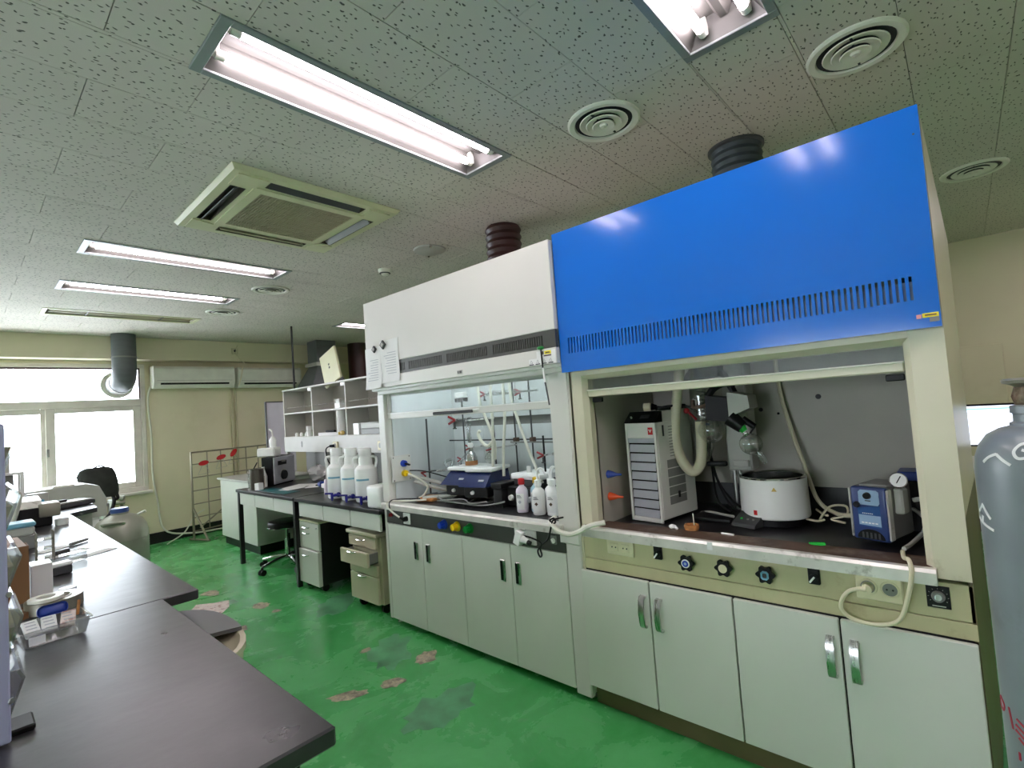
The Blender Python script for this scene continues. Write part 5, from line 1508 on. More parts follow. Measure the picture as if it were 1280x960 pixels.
G().box(SX0 - .011, 5.555, 1.15, SX0 - .007, 5.57, 1.215).put('data_slot', 'dark_grey', t)
for y, k in ((4.80, 1), (3.98, 0)):
    s = G().box(SX0 - .025, y - .045, 1.12, SX0 - .008, y + .045, 1.205, .004).put('wall_socket', 'outlet_cream', t)
    G().cyl((SX0 - .025, y, 1.165), (SX0 - .028, y, 1.165), .025, n=16).put('socket_hole', 'pale_grey', s)
t = thing('black_plug_cord', 'black plug and cord hanging from the shelf socket to the desk', 'cord', (2.56, 4.85, 1.0))
G().cyl((2.572, 4.80, 1.165), (2.535, 4.83, 1.165), .016, .012, 14).put('plug', 'black_plastic', t)
G().tube([(2.535, 4.83, 1.165), (2.53, 4.90, 1.13), (2.56, 4.93, 1.02), (2.60, 4.90, .92), (2.56, 4.82, .85), (2.53, 4.75, .79), (2.5, 4.7, .782)], .006, 8).put('cord', 'black_plastic', t)

# things on the shelf
def simple(name, label, cat, g_, material, base, group=None):
    return tag(g_.put(name, material, origin=base), label, cat, group)
t = thing('paper_roll', 'tall white roll of paper in the middle bay of the shelf', 'paper roll', (2.66, 4.80, 1.268))
G().cyl((2.66, 4.80, 1.268), (2.66, 4.80, 1.525), .045, n=20).put('roll', 'paper', t)
simple('white_box', 'white box on the upper shelf board above the paper roll', 'box', G().box(2.62, 4.74, 1.546, 2.72, 4.84, 1.60, .003), 'white_plastic', (2.66, 4.79, 1.546))
simple('grey_box', 'flat pale grey box on top of the white box of the upper shelf', 'box', G().box(2.62, 4.742, 1.60, 2.72, 4.835, 1.64, .003), 'pale_grey', (2.66, 4.79, 1.60))
simple('gold_bow', 'crumpled golden wrapper by the paper roll', 'wrapper', G().sph((2.612, 4.70, 1.292), .028, (.7, 1.3, .8), 8).rbox((2.612, 4.74, 1.288), (.02, .04, .03), rz=.5), 'gold', (2.612, 4.70, 1.268))
for k in range(2):
    simple('paper_cup', ('lower of two white cups stacked in the far bay of the shelf', 'upper of two white cups stacked in the far bay of the shelf')[k], 'cup', G().lathe([(.001, 0), (.026, 0), (.032, .055), (.028, .055)], (2.64, 5.47, 1.268 + k * .058), 18), 'white_plastic', (2.64, 5.47, 1.268 + k * .058))
for k in range(3):
    simple('small_jar', ('leftmost', 'middle', 'rightmost')[k] + ' of three small jars in the far bay of the shelf', 'jar', G().lathe([(.001, 0), (.022, 0), (.022, .03), (.015, .034), (.015, .042), (.001, .042)], (2.68, 5.86 - k * .12, 1.268), 14), 'carboy', (2.68, 5.86 - k * .12, 1.268), 'small jars in the far bay')
simple('black_marker', 'black marker lying on papers in the middle bay of the shelf', 'pen', G().cyl((2.64, 5.08, 1.312), (2.64, 4.90, 1.312), .012, n=10), 'black_plastic', (2.64, 5.0, 1.30))
simple('paper_stack', 'low stack of papers in the middle bay of the shelf', 'papers', G().rbox((2.70, 5.05, 1.284), (.14, .36, .032), rz=.05), 'paper', (2.7, 5.05, 1.268))
for k in range(2):
    simple('white_carton', ('lower', 'upper')[k] + ' of two white cartons stacked in the near bay of the shelf', 'carton', G().box(2.63, 4.42, 1.268 + k * .056, 2.73, 4.52, 1.322 + k * .056, .002), 'white_plastic', (2.68, 4.47, 1.268 + k * .056))
for k in range(2):
    simple('slide_tray', ('lower', 'upper')[k] + ' of two flat trays stacked beside the white cartons', 'tray', G().box(2.63, 3.95, 1.268 + k * .056, 2.80, 4.38, 1.318 + k * .056, .004).box(2.625, 3.94, 1.318 + k * .056, 2.805, 4.39, 1.324 + k * .056), 'pale_grey' if k else 'mid_grey', (2.7, 4.15, 1.268 + k * .056))
t = thing('leaning_panel', 'pale panel with two small dots leaning on top of the shelf', 'panel', (2.68, 5.0, 1.82))
m = Matrix.Translation((2.70, 4.98, 1.822)) @ Matrix.Rotation(-.30, 4, 'X')
G().box(-.012, -.17, 0, .012, .17, .36, .003, mtx=m).put('board', 'ac_cream', t)
for z in (.17, .205): G().box(-.0145, -.012, z, -.011, .012, z + .02, mtx=m).put('hole', 'dark_grey', t)

# things on the desks
t = thing('bench_instrument', 'grey fronted instrument with dial on the far desk', 'instrument', (2.40, 5.60, DZ), 2.146)
G(local=True).box(.006, -.19, .01, .14, .19, .305, .006).put('body', 'black_plastic', t)
fp = G(local=True).box(-.006, -.185, .015, .008, .185, .30, .004).put('front_panel', 'louver_grey', t)
G(local=True).box(-.009, -.03, .21, -.005, .12, .255).put('display', 'black_plastic', fp)
G(local=True).cyl((-.006, .03, .10), (-.028, .03, .10), .052, .048, 24).put('dial', 'black_plastic', fp)
G(local=True).lathe([(.055, -.002), (.062, -.006), (.055, -.006)], (-.006, .03, .10), 24, Matrix.Rotation(PI / 2, 4, 'Y')).put('dial_ring', 'pale_grey', fp)
G(local=True).box(.02, -.18, 0, .13, .18, .012).put('feet', 'black_plastic', t)
simple('tissue_pack', 'white tissue pack on top of the instrument', 'tissue pack', G().rbox((2.27, 5.66, DZ + .355), (.14, .2, .095), rz=.6, b=.01), 'white_plastic', (2.27, 5.66, DZ + .305))
t = thing('spray_bottle', 'white squeeze bottle with pointed spout standing on the tissue pack', 'bottle', (2.30, 5.62, DZ + .403))
G().lathe([(.001, 0), (.034, 0), (.036, .08), (.02, .11), (.014, .12)], (2.30, 5.62, DZ + .403), 16).put('body', 'carboy', t)
G().tube([(2.30, 5.62, DZ + .52), (2.30, 5.64, DZ + .58), (2.29, 5.68, DZ + .60)], .008, 8).put('spout', 'white_plastic', t)
t = thing('steel_beaker', 'tall steel beaker on the corner of the far desk', 'beaker', (2.06, 5.47, DZ))
G().lathe([(.001, .002), (.062, .002), (.064, .01), (.066, .20), (.070, .206), (.062, .204), (.058, .02), (.001, .02)], (2.06, 5.47, DZ), 28).put('beaker_body', 'beaker_steel', t)
t = thing('glass_beaker', 'clear beaker left of the steel one', 'beaker', (2.10, 5.66, DZ))
G().lathe([(.001, .002), (.056, .002), (.058, .19), (.052, .19)], (2.10, 5.66, DZ), 24).put('beaker_body', 'clear_plastic', t)
G().cyl((2.10, 5.66, DZ + .19), (2.13, 5.63, DZ + .26), .006, n=8).put('stirrer', 'black_plastic', t)
t = thing('tube_rack', 'grey bracket stand holding a white bottle left of the instrument', 'rack', (2.27, 5.72, DZ))
G().box(2.25, 5.70, DZ, 2.40, 5.72, DZ + .26, .003).box(2.25, 5.56, DZ + .24, 2.40, 5.72, DZ + .26, .003).put('bracket', 'mid_grey', t)
t = thing('wash_bottle', 'white bottle standing by the left side of the instrument', 'bottle', (2.16, 5.56, DZ))
G().lathe([(.001, .001), (.036, .001), (.038, .11), (.022, .16), (.014, .19), (.016, .21), (.001, .21)], (2.16, 5.56, DZ), 20).put('body', 'carboy', t)
simple('pink_box', 'small pinkish white box in front of the white bottle on the far desk', 'box', G().rbox((2.11, 5.50, DZ + .06), (.07, .08, .12), rz=-.4, b=.003), 'pink_paper', (2.11, 5.5, DZ))
simple('white_cube', 'little white box beside the steel beaker', 'box', G().rbox((2.04, 5.37, DZ + .035), (.06, .06, .07), rz=.3, b=.003), 'white_plastic', (2.04, 5.37, DZ))
q = G(); q.sph((2.66, 5.36, DZ + .085), .10, (.9, 1.3, .85), 14)
for v in q.bm.verts: v.co += Vector((random.uniform(-.018, .018), random.uniform(-.02, .02), random.uniform(-.015, .015)))
simple('plastic_bag', 'crumpled clear plastic bag behind the papers on the desk', 'bag', q, 'poly_bag', (2.66, 5.36, DZ))
for k, (x, y, w_, h_, r_) in enumerate(((2.34, 5.15, .21, .30, .5), (2.46, 4.95, .21, .30, .9), (2.22, 5.02, .15, .21, .2))):
    simple('loose_paper', ('far left', 'far right', 'front small')[k] + ' white sheet of the papers scattered on the desk', 'paper', G().rbox((x, y, DZ + .0015 + k * .0012), (h_, w_, .001), rz=r_), 'paper', (x, y, DZ), 'papers on the desk')
simple('black_tablet', 'black notebook lying on the desk papers', 'notebook', G().rbox((2.50, 4.92, DZ + .010), (.16, .09, .012), rz=.5, b=.002), 'black_plastic', (2.5, 4.92, DZ))
simple('teal_mat', 'teal mat on the front of the far desk', 'mat', G().rbox((2.09, 5.05, DZ + .002), (.16, .62, .003), b=.001), 'teal_mat', (2.09, 5.05, DZ))
t = thing('tape_dispenser', 'blue clip and white roll lying near the carboys', 'dispenser', (2.40, 4.73, DZ))
G().cyl((2.40, 4.76, DZ + .03), (2.40, 4.80, DZ + .03), .03, n=18).put('blue_wheel', 'valve_blue', t)
G().rbox((2.40, 4.69, DZ + .02), (.05, .10, .04), b=.006).put('white_body', 'white_plastic', t)
simple('grey_pump_unit', 'dark device with white cap behind the plastic bag', 'device', G().box(2.66, 4.92, DZ, 2.80, 5.10, DZ + .12, .006).cyl((2.70, 5.0, DZ + .12), (2.70, 5.0, DZ + .15), .03, n=14), 'dark_grey', (2.73, 5.0, DZ))
simple('small_bottle', 'slim pink and white bottle left of the first carboy', 'bottle', G().lathe([(.001, 0), (.024, 0), (.024, .10), (.018, .13), (.001, .132)], (2.20, 4.28, DZ), 16), 'bottle_pink', (2.20, 4.28, DZ))

# carboys with blue spigots
def carboy(x, y, label):
    t = thing('carboy', label, 'carboy', (x, y, DZ), .75, group='white carboys on the near desk')
    r = .086
    G(local=True).lathe([(.001, .002), (r * .94, .002), (r, .012), (r, .235), (r * .96, .255), (r * .80, .270), (r * .64, .282), (r * .60, .33), (r * .52, .350), (r * .46, .36)], (0, 0, 0), 36).put('body', 'carboy', t)
    c = G(local=True).lathe([(r * .56, .352), (r * .58, .355), (r * .58, .405), (r * .54, .412), (.001, .412)], (0, 0, 0), 30).put('screw_cap', 'carboy', t)
    for s in (-1, 1):
        G(local=True).tube([(-.01, s * .050, .345), (-.01, s * .082, .340), (-.01, s * .090, .31), (-.01, s * .080, .262)], .010, 10).put('handle', 'carboy', t)
    q = G(local=True)
    rows = []
    for k in range(9):
        a = PI - .75 + 1.25 * k / 8
        rows.append(q.ring([((r + d) * math.cos(a), (r + d) * math.sin(a), z) for d, z in ((.001, .166), (.001, .180), (-.001, .180), (-.001, .166))]))
    q.skin(rows); q.put('blue_tape', 'tape_blue', t)
    s = G(local=True).cyl((-r + .004, 0, .035), (-r - .075, 0, .035), .010, n=12).cyl((-r - .08, 0, .012), (-r - .08, 0, .062), .011, n=12).cyl((-r - .08, 0, -.0), (-r - .08, 0, .014), .007, n=10)
    s.put('spigot', 'spigot_blue', t)
    G(local=True).cyl((-r - .08, 0, .057), (-r - .08, .055, .060), .007, n=10).sph((-r - .012, -.03, .036), .019).cyl((-r - .08, 0, .036), (-r - .012, -.03, .036), .009, n=8).put('spigot_tap', 'spigot_blue', t)
    return t
c0 = (2.16, 4.17)
carboy(2.15, 3.985, 'far left white carboy with blue spigot on the near desk')
carboy(2.15, 3.76, 'middle white carboy with blue spigot on the near desk')
carboy(2.15, 3.545, 'right white carboy with blue spigot nearest the white hood')
t = thing('square_bottle', 'squat white square bottle between the right carboy and the white hood', 'bottle', (2.05, 3.19, DZ))
G().box(1.975, 3.10, DZ, 2.16, 3.27, DZ + .16, .018, 3).put('body', 'carboy', t)

# lavender board behind the shelf
t = thing('white_board', 'pale lavender board with dark edge standing behind the shelf', 'board', (2.66, 6.42, .815))
G().box(2.56, 6.40, .815, 2.90, 6.42, 1.70, .002).put('board', 'lavender_board', t)
G().box(2.548, 6.395, .815, 2.56, 6.425, 1.712).box(2.56, 6.395, 1.70, 2.90, 6.425, 1.712).put('edge_frame', 'dark_grey', t)

# mesh display rack
t = thing('mesh_rack', 'freestanding wire mesh rack in front of the beige far wall', 'rack', (2.4, 7.65, 0))
A0, A1 = Vector((2.04, 7.55, 0)), Vector((3.10, 7.77, 0))
def on_rack(s, z, off=0): 
    p = A0.lerp(A1, s); return (p.x + off * .2, p.y - off, z)
q = G()
q.tube([on_rack(0, .02), on_rack(0, 1.135), on_rack(1, 1.135), on_rack(1, .02)], .015, 8, smooth=False)
q.put('frame', 'rack_metal', t)
for i in range(1, 6):
    G().cyl(on_rack(i / 6 + .02, .12), on_rack(i / 6 + .02, 1.135), .007, n=8).put('upright_wire', 'rack_metal', t)
for j in range(6):
    z = .12 + j * .172
    G().cyl(on_rack(0, z), on_rack(1, z), .007, n=8).put('cross_wire', 'rack_metal', t)
for s in (0.0, 1.0):
    G().tube([on_rack(s, .42), on_rack(s + .05, .02, .22), on_rack(s + .05, .012, .24)], .013, 8, smooth=False).tube([on_rack(s, .014, -.10), on_rack(s + .05, .014, .26)], .013, 8, smooth=False).put('foot', 'rack_metal', t)
G().cyl(on_rack(.05, .16, .05), on_rack(.55, .48, .02), .010, n=8).put('brace', 'rack_metal', t)
for k, (s, z, a, l) in enumerate(((.13, .985, .15, 'leftmost red tag with pale wire clipped on the mesh rack'), (.345, 1.035, .3, 'middle red tag with pale wire clipped on the mesh rack'), (.505, 1.075, .9, 'rightmost red tag, tilted steeply, clipped on the mesh rack'))):
    p = Vector(on_rack(s, z, .03))
    t2 = thing('red_tag', l, 'tag', p, 0, 'red tags on the mesh rack')
    m = Matrix.Rotation(-a, 4, 'Y')
    G(local=True).lathe([(.001, -.012), (.05, -.012), (.062, 0), (.05, .012), (.001, .012)], (0, 0, 0), 20, m @ Matrix.Rotation(PI / 2, 4, 'X') @ Matrix.Diagonal((1, .52, 1, 1))).put('tag_body', 'red_plastic', t2)
    G(local=True).tube([(-.02, 0, -.03), (-.07, 0, -.15), (.07, 0, -.13), (.02, 0, -.03)], .004, 6, smooth=False).put('wire_loop', 'pale_grey', t2)
tubes('floor_cable', 'white cable running from the mesh rack foot along the wall', 'cable', 'hose_white', [[(1.75, 7.60, .02), (1.95, 7.62, .12), (2.06, 7.60, .30), (2.2, 7.66, .36)]], .008, (1.9, 7.6, .01))

# window side: radiator, chair, dewar, machine
t = thing('radiator', 'white ribbed radiator with valve below the window', 'radiator', (1.0, 7.75, .1))
for i in range(12):
    x = .30 + i * .083
    G().box(x, 7.68, .12, x + .042, 7.84, .66, .008).put('rib', 'white_plastic', t)
G().cyl((.30, 7.76, .17), (1.27, 7.76, .17), .02, n=12).cyl((.30, 7.76, .61), (1.27, 7.76, .61), .02, n=12).put('header_pipe', 'mid_grey', t)
for x in (.4, 1.15): G().box(x, 7.72, 0, x + .03, 7.80, .13).put('foot', 'mid_grey', t)
v = G().cyl((1.25, 7.76, .61), (1.37, 7.76, .61), .022, n=12).cyl((1.34, 7.76, .04), (1.34, 7.76, .66), .016, n=12).put('valve_pipe', 'tin_grey', t)
G().lathe([(.001, .05), (.035, .05), (.035, .02), (.02, 0)], (1.34, 7.76, .64), 16).put('valve_wheel', 'pale_grey', v)
t = thing('office_chair', 'dark padded chair back with jacket against the bright window', 'chair', (1.05, 7.35, 0))
q = G()
rows = []
for z, hw, dx, th in ((.74, .13, .05, .05), (.80, .16, .03, .07), (.90, .175, .01, .08), (1.0, .175, -.01, .08), (1.06, .15, -.01, .06), (1.085, .10, -.01, .03)):
    rows.append(q.ring([(1.06 + dx + hw * math.cos(a) * (1 if abs(math.cos(a)) < .8 else 1.0), 7.35 + th * math.sin(a), z) for a in [2 * PI * k / 18 for k in range(18)]]))
q.skin(rows).put('padded_back', 'jacket', t)
G().tube([(1.02, 7.30, 1.08), (1.05, 7.29, 1.10), (1.09, 7.29, 1.10), (1.12, 7.30, 1.08)], .008, 8).put('hang_loop', 'jacket', t)
G().tube([(1.16, 7.35, .80), (1.20, 7.34, .70), (1.15, 7.30, .55), (1.06, 7.26, .47)], .018, 8).tube([(1.20, 7.35, .84), (1.235, 7.34, .72), (1.2, 7.32, .70)], .016, 8).put('back_stem', 'black_plastic', t)
G().box(.86, 7.02, .43, 1.28, 7.44, .49, .02, 2).put('seat', 'jacket', t)
G().cyl((1.06, 7.24, .08), (1.06, 7.24, .43), .03, n=12).put('column', 'black_metal', t)
for k in range(5):
    a = k * 2 * PI / 5 + .3
    G().cyl((1.06, 7.24, .10), (1.06 + .28 * math.cos(a), 7.24 + .28 * math.sin(a), .05), .02, .014, 10).sph((1.06 + .28 * math.cos(a), 7.24 + .28 * math.sin(a), .028), .027).put('base_arm', 'black_plastic', t)
t = thing('dewar', 'large grey cryogenic dewar with blue neck collar beside the black bench', 'dewar', (1.05, 6.25, 0))
dx_, dy_ = 1.06, 6.25
G().lathe([(.001, .01), (.20, .01), (.222, .04), (.228, .10)] + [(.228 + (.003 if k % 2 else 0), .12 + k * .012) for k in range(26)] + [(.229, .42), (.226, .48), (.212, .54), (.180, .595), (.13, .635), (.085, .652), (.07, .658)], (dx_, dy_, 0), 44).put('shell', 'dewar_grey', t)
G().lathe([(.07, .65), (.072, .70), (.062, .70)], (dx_, dy_, 0), 32).put('neck', 'dewar_grey', t)
G().lathe([(.060, .672), (.074, .676), (.074, .712), (.066, .718), (.001, .718)], (dx_, dy_, 0), 32).put('collar', 'dewar_blue', t)
for a in (PI * 1.35, PI * .35):
    c, s = math.cos(a), math.sin(a)
    tx, ty = -s, c
    hp = [(dx_ + .155 * c + .08 * tx, dy_ + .155 * s + .08 * ty, .585), (dx_ + .195 * c + .07 * tx, dy_ + .195 * s + .07 * ty, .60), (dx_ + .195 * c - .07 * tx, dy_ + .195 * s - .07 * ty, .60), (dx_ + .155 * c - .08 * tx, dy_ + .155 * s - .08 * ty, .585)]
    G().tube(hp, .014, 10).put('carry_handle', 'dewar_grey', t)
G().tube([(dx_ + .10, dy_ + .02, .60), (dx_ + .17, dy_ - .03, .64), (dx_ + .20, dy_ - .05, .655)], .012, 8).put('vent_port', 'hose_white', t)

# ================================================================ LEFT BLACK BENCH
BZ = .85
t = thing('lab_bench', 'long black topped lab bench along the left of the photo', 'bench', (0, 3.0, 0))
G().box(-.95, .927, BZ - .036, .469, 2.112, BZ, .004).put('worktop', 'bench_black', t)
G().box(-.95, 2.114, BZ - .036, .578, 5.22, BZ, .004).put('worktop', 'bench_black', t)
G().prism([(-.95, 5.222), (.578, 5.222), (.765, 5.37), (.80, 5.95), (-.95, 5.95)], 'z', BZ - .036, BZ).put('worktop', 'bench_black', t)
G().box(-.92, .985, .08, .425, 1.64, BZ - .036, .003).put('base_cabinet', 'black_cabinet', t)
G().box(-.92, 1.64, .08, .10, 2.32, BZ - .036, .003).put('base_cabinet', 'black_cabinet', t)
G().box(-.92, 2.32, .08, .50, 5.20, BZ - .036, .003).put('base_cabinet', 'black_cabinet', t)
G().box(-.90, 1.0, 0, .10, 5.18, .08).put('plinth', 'black_cabinet', t)
G().prism([(-.92, 5.24), (.55, 5.24), (.735, 5.39), (.765, 5.92), (-.92, 5.92)], 'z', .0, BZ - .036).put('end_cabinet', 'pale_grey', t)
G().cyl((.39, 1.05, BZ - .06), (.40, 1.05, BZ - .06), .012, n=10).put('cap', 'black_plastic', t)
for y0, y1 in ((2.34, 3.2), (3.21, 4.2), (4.21, 5.17)):
    d = G().box(.50, y0, .1, .515, y1, BZ - .05, .003).put('door', 'black_cabinet', t)
    G().box(.515, y0 + .05, .62, .53, y0 + .065, .74, .003).put('handle', 'steel', d)

# waste tub pushed against the bench
t = thing('waste_tub', 'beige plastic tub with grey lid tucked against the edge of the black bench', 'tub', (.45, 1.98, 0))
def superell(cx, cy, rx, ry, n=40, p=2.6):
    out = []
    for i in range(n):
        a = 2 * PI * i / n
        c, s = math.cos(a), math.sin(a)
        k = (abs(c) ** p + abs(s) ** p) ** (-1 / p)
        out.append((cx + rx * k * c, cy + ry * k * s))
    return out
q = G()
lv = ((.0, .17, .22), (.0, .19, .24), (.70, .245, .31), (.715, .252, .318), (.735, .252, .318), (.735, .236, .302), (.722, .228, .294), (.706, .205, .27), (.700, .10, .15))
cx0, cy0 = .395, 1.985
q.skin([q.ring([(x, y, z) for x, y in superell(cx0, cy0, rx, ry)]) for z, rx, ry in lv], True, True).put('body', 'tub_beige', t)
q = G()
pts = superell(cx0, cy0, .249, .314)
lid = [(x, y) for x, y in pts if y > 1.93 + (x - cx0) * -.25]
lid.sort(key=lambda p: math.atan2(p[1] - 1.95, p[0] - cx0))
q.prism(lid, 'z', .7355, .748).put('lid', 'tub_lid', t)

# tilt bin organiser at the left edge
t = thing('bin_organizer', 'lavender sided tilt bin organizer at the left edge of the photo', 'organizer', (-.1, 1.42, BZ))
G().box(-.30, 1.40, BZ + .003, .062, 1.412, 1.46, .003).put('side_panel', 'lavender', t)
G().box(-.30, 1.64, BZ + .003, .055, 1.652, 1.46, .003).put('side_panel', 'lavender', t)
G().box(-.31, 1.40, BZ + .003, -.30, 1.652, 1.46).put('back_panel', 'lavender', t)
q = G()
for k in range(6):
    z = BZ + .01 + k * .118
    q.box(-.30, 1.412, z, .05, 1.64, z + .008)
q.put('dividers', 'lavender', t)
for k in range(2):
    G().tube([(.062, 1.402, .93 + k * .20), (.064, 1.400, .93 + k * .2)], .006, 6, smooth=False).put('rivet', 'steel', t)
G().box(.010, 1.3988, 1.155, .045, 1.4002, 1.205).put('blue_sticker', 'sticker_teal', t)
G().box(.02, 1.405, 1.445, .058, 1.42, 1.475, .004).put('corner_lug', 'lavender', t)
for k in range(5):
    z = BZ + .022 + k * .118
    q = G()
    sec = [(.045, z + .004), (.055, z + .004), (.098, z + .090), (.086, z + .104), (.045, z + .104)]
    q.prism([(.047, z), (.054, z), (.084, z + .09), (.076, z + .108), (.072, z + .104), (.079, z + .089), (.052, z + .004), (.047, z + .004)], 'y', 1.414, 1.638)
    q.prism([(.047, z), (.054, z), (.084, z + .09), (.076, z + .108), (.047, z + .108)], 'y', 1.414, 1.417)
    b_ = q.put('tilt_bin', 'clear_plastic', t)
    if k in (1, 2, 3, 4):
        G().prism([(.03, z + .006), (.052, z + .008), (.072, z + .07), (.03, z + .065)], 'y', 1.43, 1.60).put('contents', 'bin_content', b_)
G().box(.03, 1.43, BZ, .098, 1.50, BZ + .012, .003).put('foot', 'black_plastic', t)

# clear tray of blister packs and rings
t = thing('clear_tray', 'clear plastic tray full of labelled packs on the black bench', 'tray', (.178, 2.03, BZ), .08)
q = G(local=True)
w_, d_, h_ = .076, .062, .048
def tray_ring(a, b, z): return [(-a, -b, z), (a, -b, z), (a, b, z), (-a, b, z)]
q.skin([q.ring(tray_ring(w_ - .01, d_ - .01, .002)), q.ring(tray_ring(w_, d_, h_)), q.ring(tray_ring(w_ + .004, d_ + .004, h_)), q.ring(tray_ring(w_ + .004, d_ + .004, h_ - .006)), q.ring(tray_ring(w_ - .002, d_ - .002, h_ - .008)), q.ring(tray_ring(w_ - .012, d_ - .012, .004))], True, True)
q.put('tray_body', 'clear_plastic', t)
q = G(local=True); q.box(-.058, -.0635, .010, -.024, -.0605, .032).put('paper_label', 'paper', t)
for k, (x, m_, lab) in enumerate(((-.044, 'paper', 'left white labelled pack in the clear tray'), (-.006, 'paper', 'middle white labelled pack in the clear tray'), (.036, 'pink_paper', 'right labelled pack in the clear tray'))):
    px_, py_ = .178 + x * math.cos(.08), 2.03 + x * math.sin(.08)
    t2 = thing('labelled_pack', lab, 'pack', (px_, py_ - .002, BZ + .040), .08, 'labelled packs in the clear tray')
    q = G(local=True); q.rbox((0, 0, .0), (.034, .080, .010), rx=.30, rz=-.12 * k, b=.002).put('pack', m_, t2)
    q = G(local=True)
    for j in range(4): q.rbox((0, -.024 + j * .016, .0056 + (-.024 + j * .016) * .31), (.022, .004, .0008), rx=.30, rz=-.12 * k)
    q.put('print_lines', 'paper_ink', t2)
o = G().rbox((.185, 2.085, BZ + .066), (.070, .010, .032), rz=.08, rx=-.3, b=.012, seg=3).put('blue_label', 'valve_blue', origin=(.185, 2.085, BZ + .05)); tag(o, 'blue hexagonal label upright at the back of the clear tray', 'label')
o = G().cyl((.240, 2.07, BZ + .035), (.246, 2.085, BZ + .075), .004, n=8).put('wooden_stick', 'cork', origin=(.24, 2.07, BZ + .03)); tag(o, 'short wooden stick leaning in the right end of the clear tray', 'stick')
# tape rolls
t = thing('tape_roll', 'wide silver tape roll lying flat behind the clear tray', 'tape roll', (.215, 2.36, BZ), group='tape rolls on the bench')
G().lathe([(.045, .002), (.076, .002), (.076, .040), (.045, .040), (.045, .002)], (.215, 2.36, BZ), 36).put('tape', 'tin_grey', t)
G().lathe([(.041, .001), (.046, .001), (.046, .042), (.041, .042), (.041, .001)], (.215, 2.36, BZ), 36).put('core', 'hose_white', t)
t = thing('tape_roll', 'small tape roll resting on the wide silver roll', 'tape roll', (.192, 2.335, BZ + .0425), group='tape rolls on the bench')
G().lathe([(.024, 0), (.046, 0), (.046, .010), (.024, .010), (.024, 0)], (.192, 2.335, BZ + .0425), 32).put('tape', 'hose_white', t)
t = thing('tape_roll', 'brown tape roll left of the silver one', 'tape roll', (.115, 2.36, BZ), group='tape rolls on the bench')
G().lathe([(.028, 0), (.05, 0), (.05, .02), (.028, .02), (.028, 0)], (.115, 2.36, BZ), 32).put('tape', 'card_brown', t)
# tall brown box with bits, white carton, etc.
t = thing('brown_carton', 'tall open brown carton behind the tape rolls', 'carton', (.125, 2.60, BZ))
q = G()
q.box(.075, 2.55, BZ, .168, 2.555, BZ + .20).box(.075, 2.645, BZ, .168, 2.65, BZ + .20).box(.075, 2.555, BZ, .08, 2.645, BZ + .20).box(.163, 2.555, BZ, .168, 2.645, BZ + .20).box(.08, 2.555, BZ, .163, 2.645, BZ + .01)
q.put('box', 'card_brown', t)
G().rbox((.12, 2.60, BZ + .19), (.07, .08, .05), rz=.3, rx=.4, b=.004).put('pink_wrapper', 'pink_paper', t)
simple('white_carton', 'white carton standing right of the brown carton', 'carton', G().box(.175, 2.60, BZ, .235, 2.70, BZ + .115, .002), 'white_plastic', (.205, 2.65, BZ))
t = thing('block_eraser', 'grey block with pale top behind the white carton', 'eraser', (.285, 2.93, BZ))
G().rbox((.285, 2.93, BZ + .018), (.075, .05, .034), rz=.2, b=.004).put('grey_felt', 'dark_grey', t)
G().rbox((.285, 2.93, BZ + .043), (.078, .052, .016), rz=.2, b=.004).put('pale_back', 'white_plastic', t)
simple('jar_lid', 'white jar cap lying in front of the grey block', 'lid', G().cyl((.27, 2.55, BZ), (.27, 2.55, BZ + .02), .026, n=20), 'white_plastic', (.27, 2.55, BZ))
t = thing('tube_rack', 'small clear test tube rack standing on the bench paper', 'rack', (.275, 3.33, BZ))
for y in (3.30, 3.36):
    for x in (.245, .305): G().cyl((x, y, BZ), (x, y, BZ + .14), .003, n=6).put('post', 'tin_grey', t)
for z in (.015, .06, .10): G().box(.243, 3.298, BZ + z, .307, 3.362, BZ + z + .005).put('plate', 'clear_plastic', t)
simple('acrylic_box', 'long clear acrylic box lying in front of the tube rack', 'box', G().rbox((.30, 3.14, BZ + .022), (.21, .055, .04), rz=.35, b=.003), 'clear_plastic', (.3, 3.14, BZ))
for k, (x, y, r_, w_) in enumerate(((.36, 3.42, .55, .20), (.43, 3.25, .5, .22), (.33, 3.62, .6, .16))):
    simple('paper_strip', ('middle', 'nearest', 'farthest')[k] + ' of three white paper strips spread on the bench', 'paper', G().rbox((x, y, BZ + .001 + k * .0008), (w_, .07, .0008), rz=r_), 'paper', (x, y, BZ), 'paper strips on the bench')
simple('pipette_handle', 'grey marker lying on the paper strips', 'pen', G().cyl((.40, 3.62, BZ + .010), (.48, 3.70, BZ + .010), .010, .007, 10), 'mid_grey', (.44, 3.66, BZ))
simple('glass_vials', 'dark vial lying beside the tube rack', 'vial', G().cyl((.32, 3.40, BZ + .012), (.37, 3.43, BZ + .012), .012, n=12), 'dark_grey', (.345, 3.42, BZ))
t = thing('plastic_tub', 'grey tub with blue lid at the left of the bench', 'tub', (.20, 3.85, BZ))
G().box(.12, 3.78, BZ, .28, 3.92, BZ + .075, .006).put('tub', 'mid_grey', t)
G().box(.115, 3.775, BZ + .075, .275, 3.925, BZ + .12, .008).put('upper_tub', 'pale_grey', t)
G().box(.11, 3.77, BZ + .12, .28, 3.93, BZ + .145, .008).put('lid', 'tape_blue', t)
t = thing('bench_instrument', 'black bench instrument with silver domed top further along the bench', 'instrument', (.24, 4.85, BZ))
G().box(.06, 4.68, BZ, .43, 5.05, BZ + .13, .008).put('body', 'black_plastic', t)
G().prism([(4.68, BZ + .13), (5.05, BZ + .13), (4.98, BZ + .19), (4.74, BZ + .175)], 'x', .04, .38).put('silver_top', 'bright_steel', t)
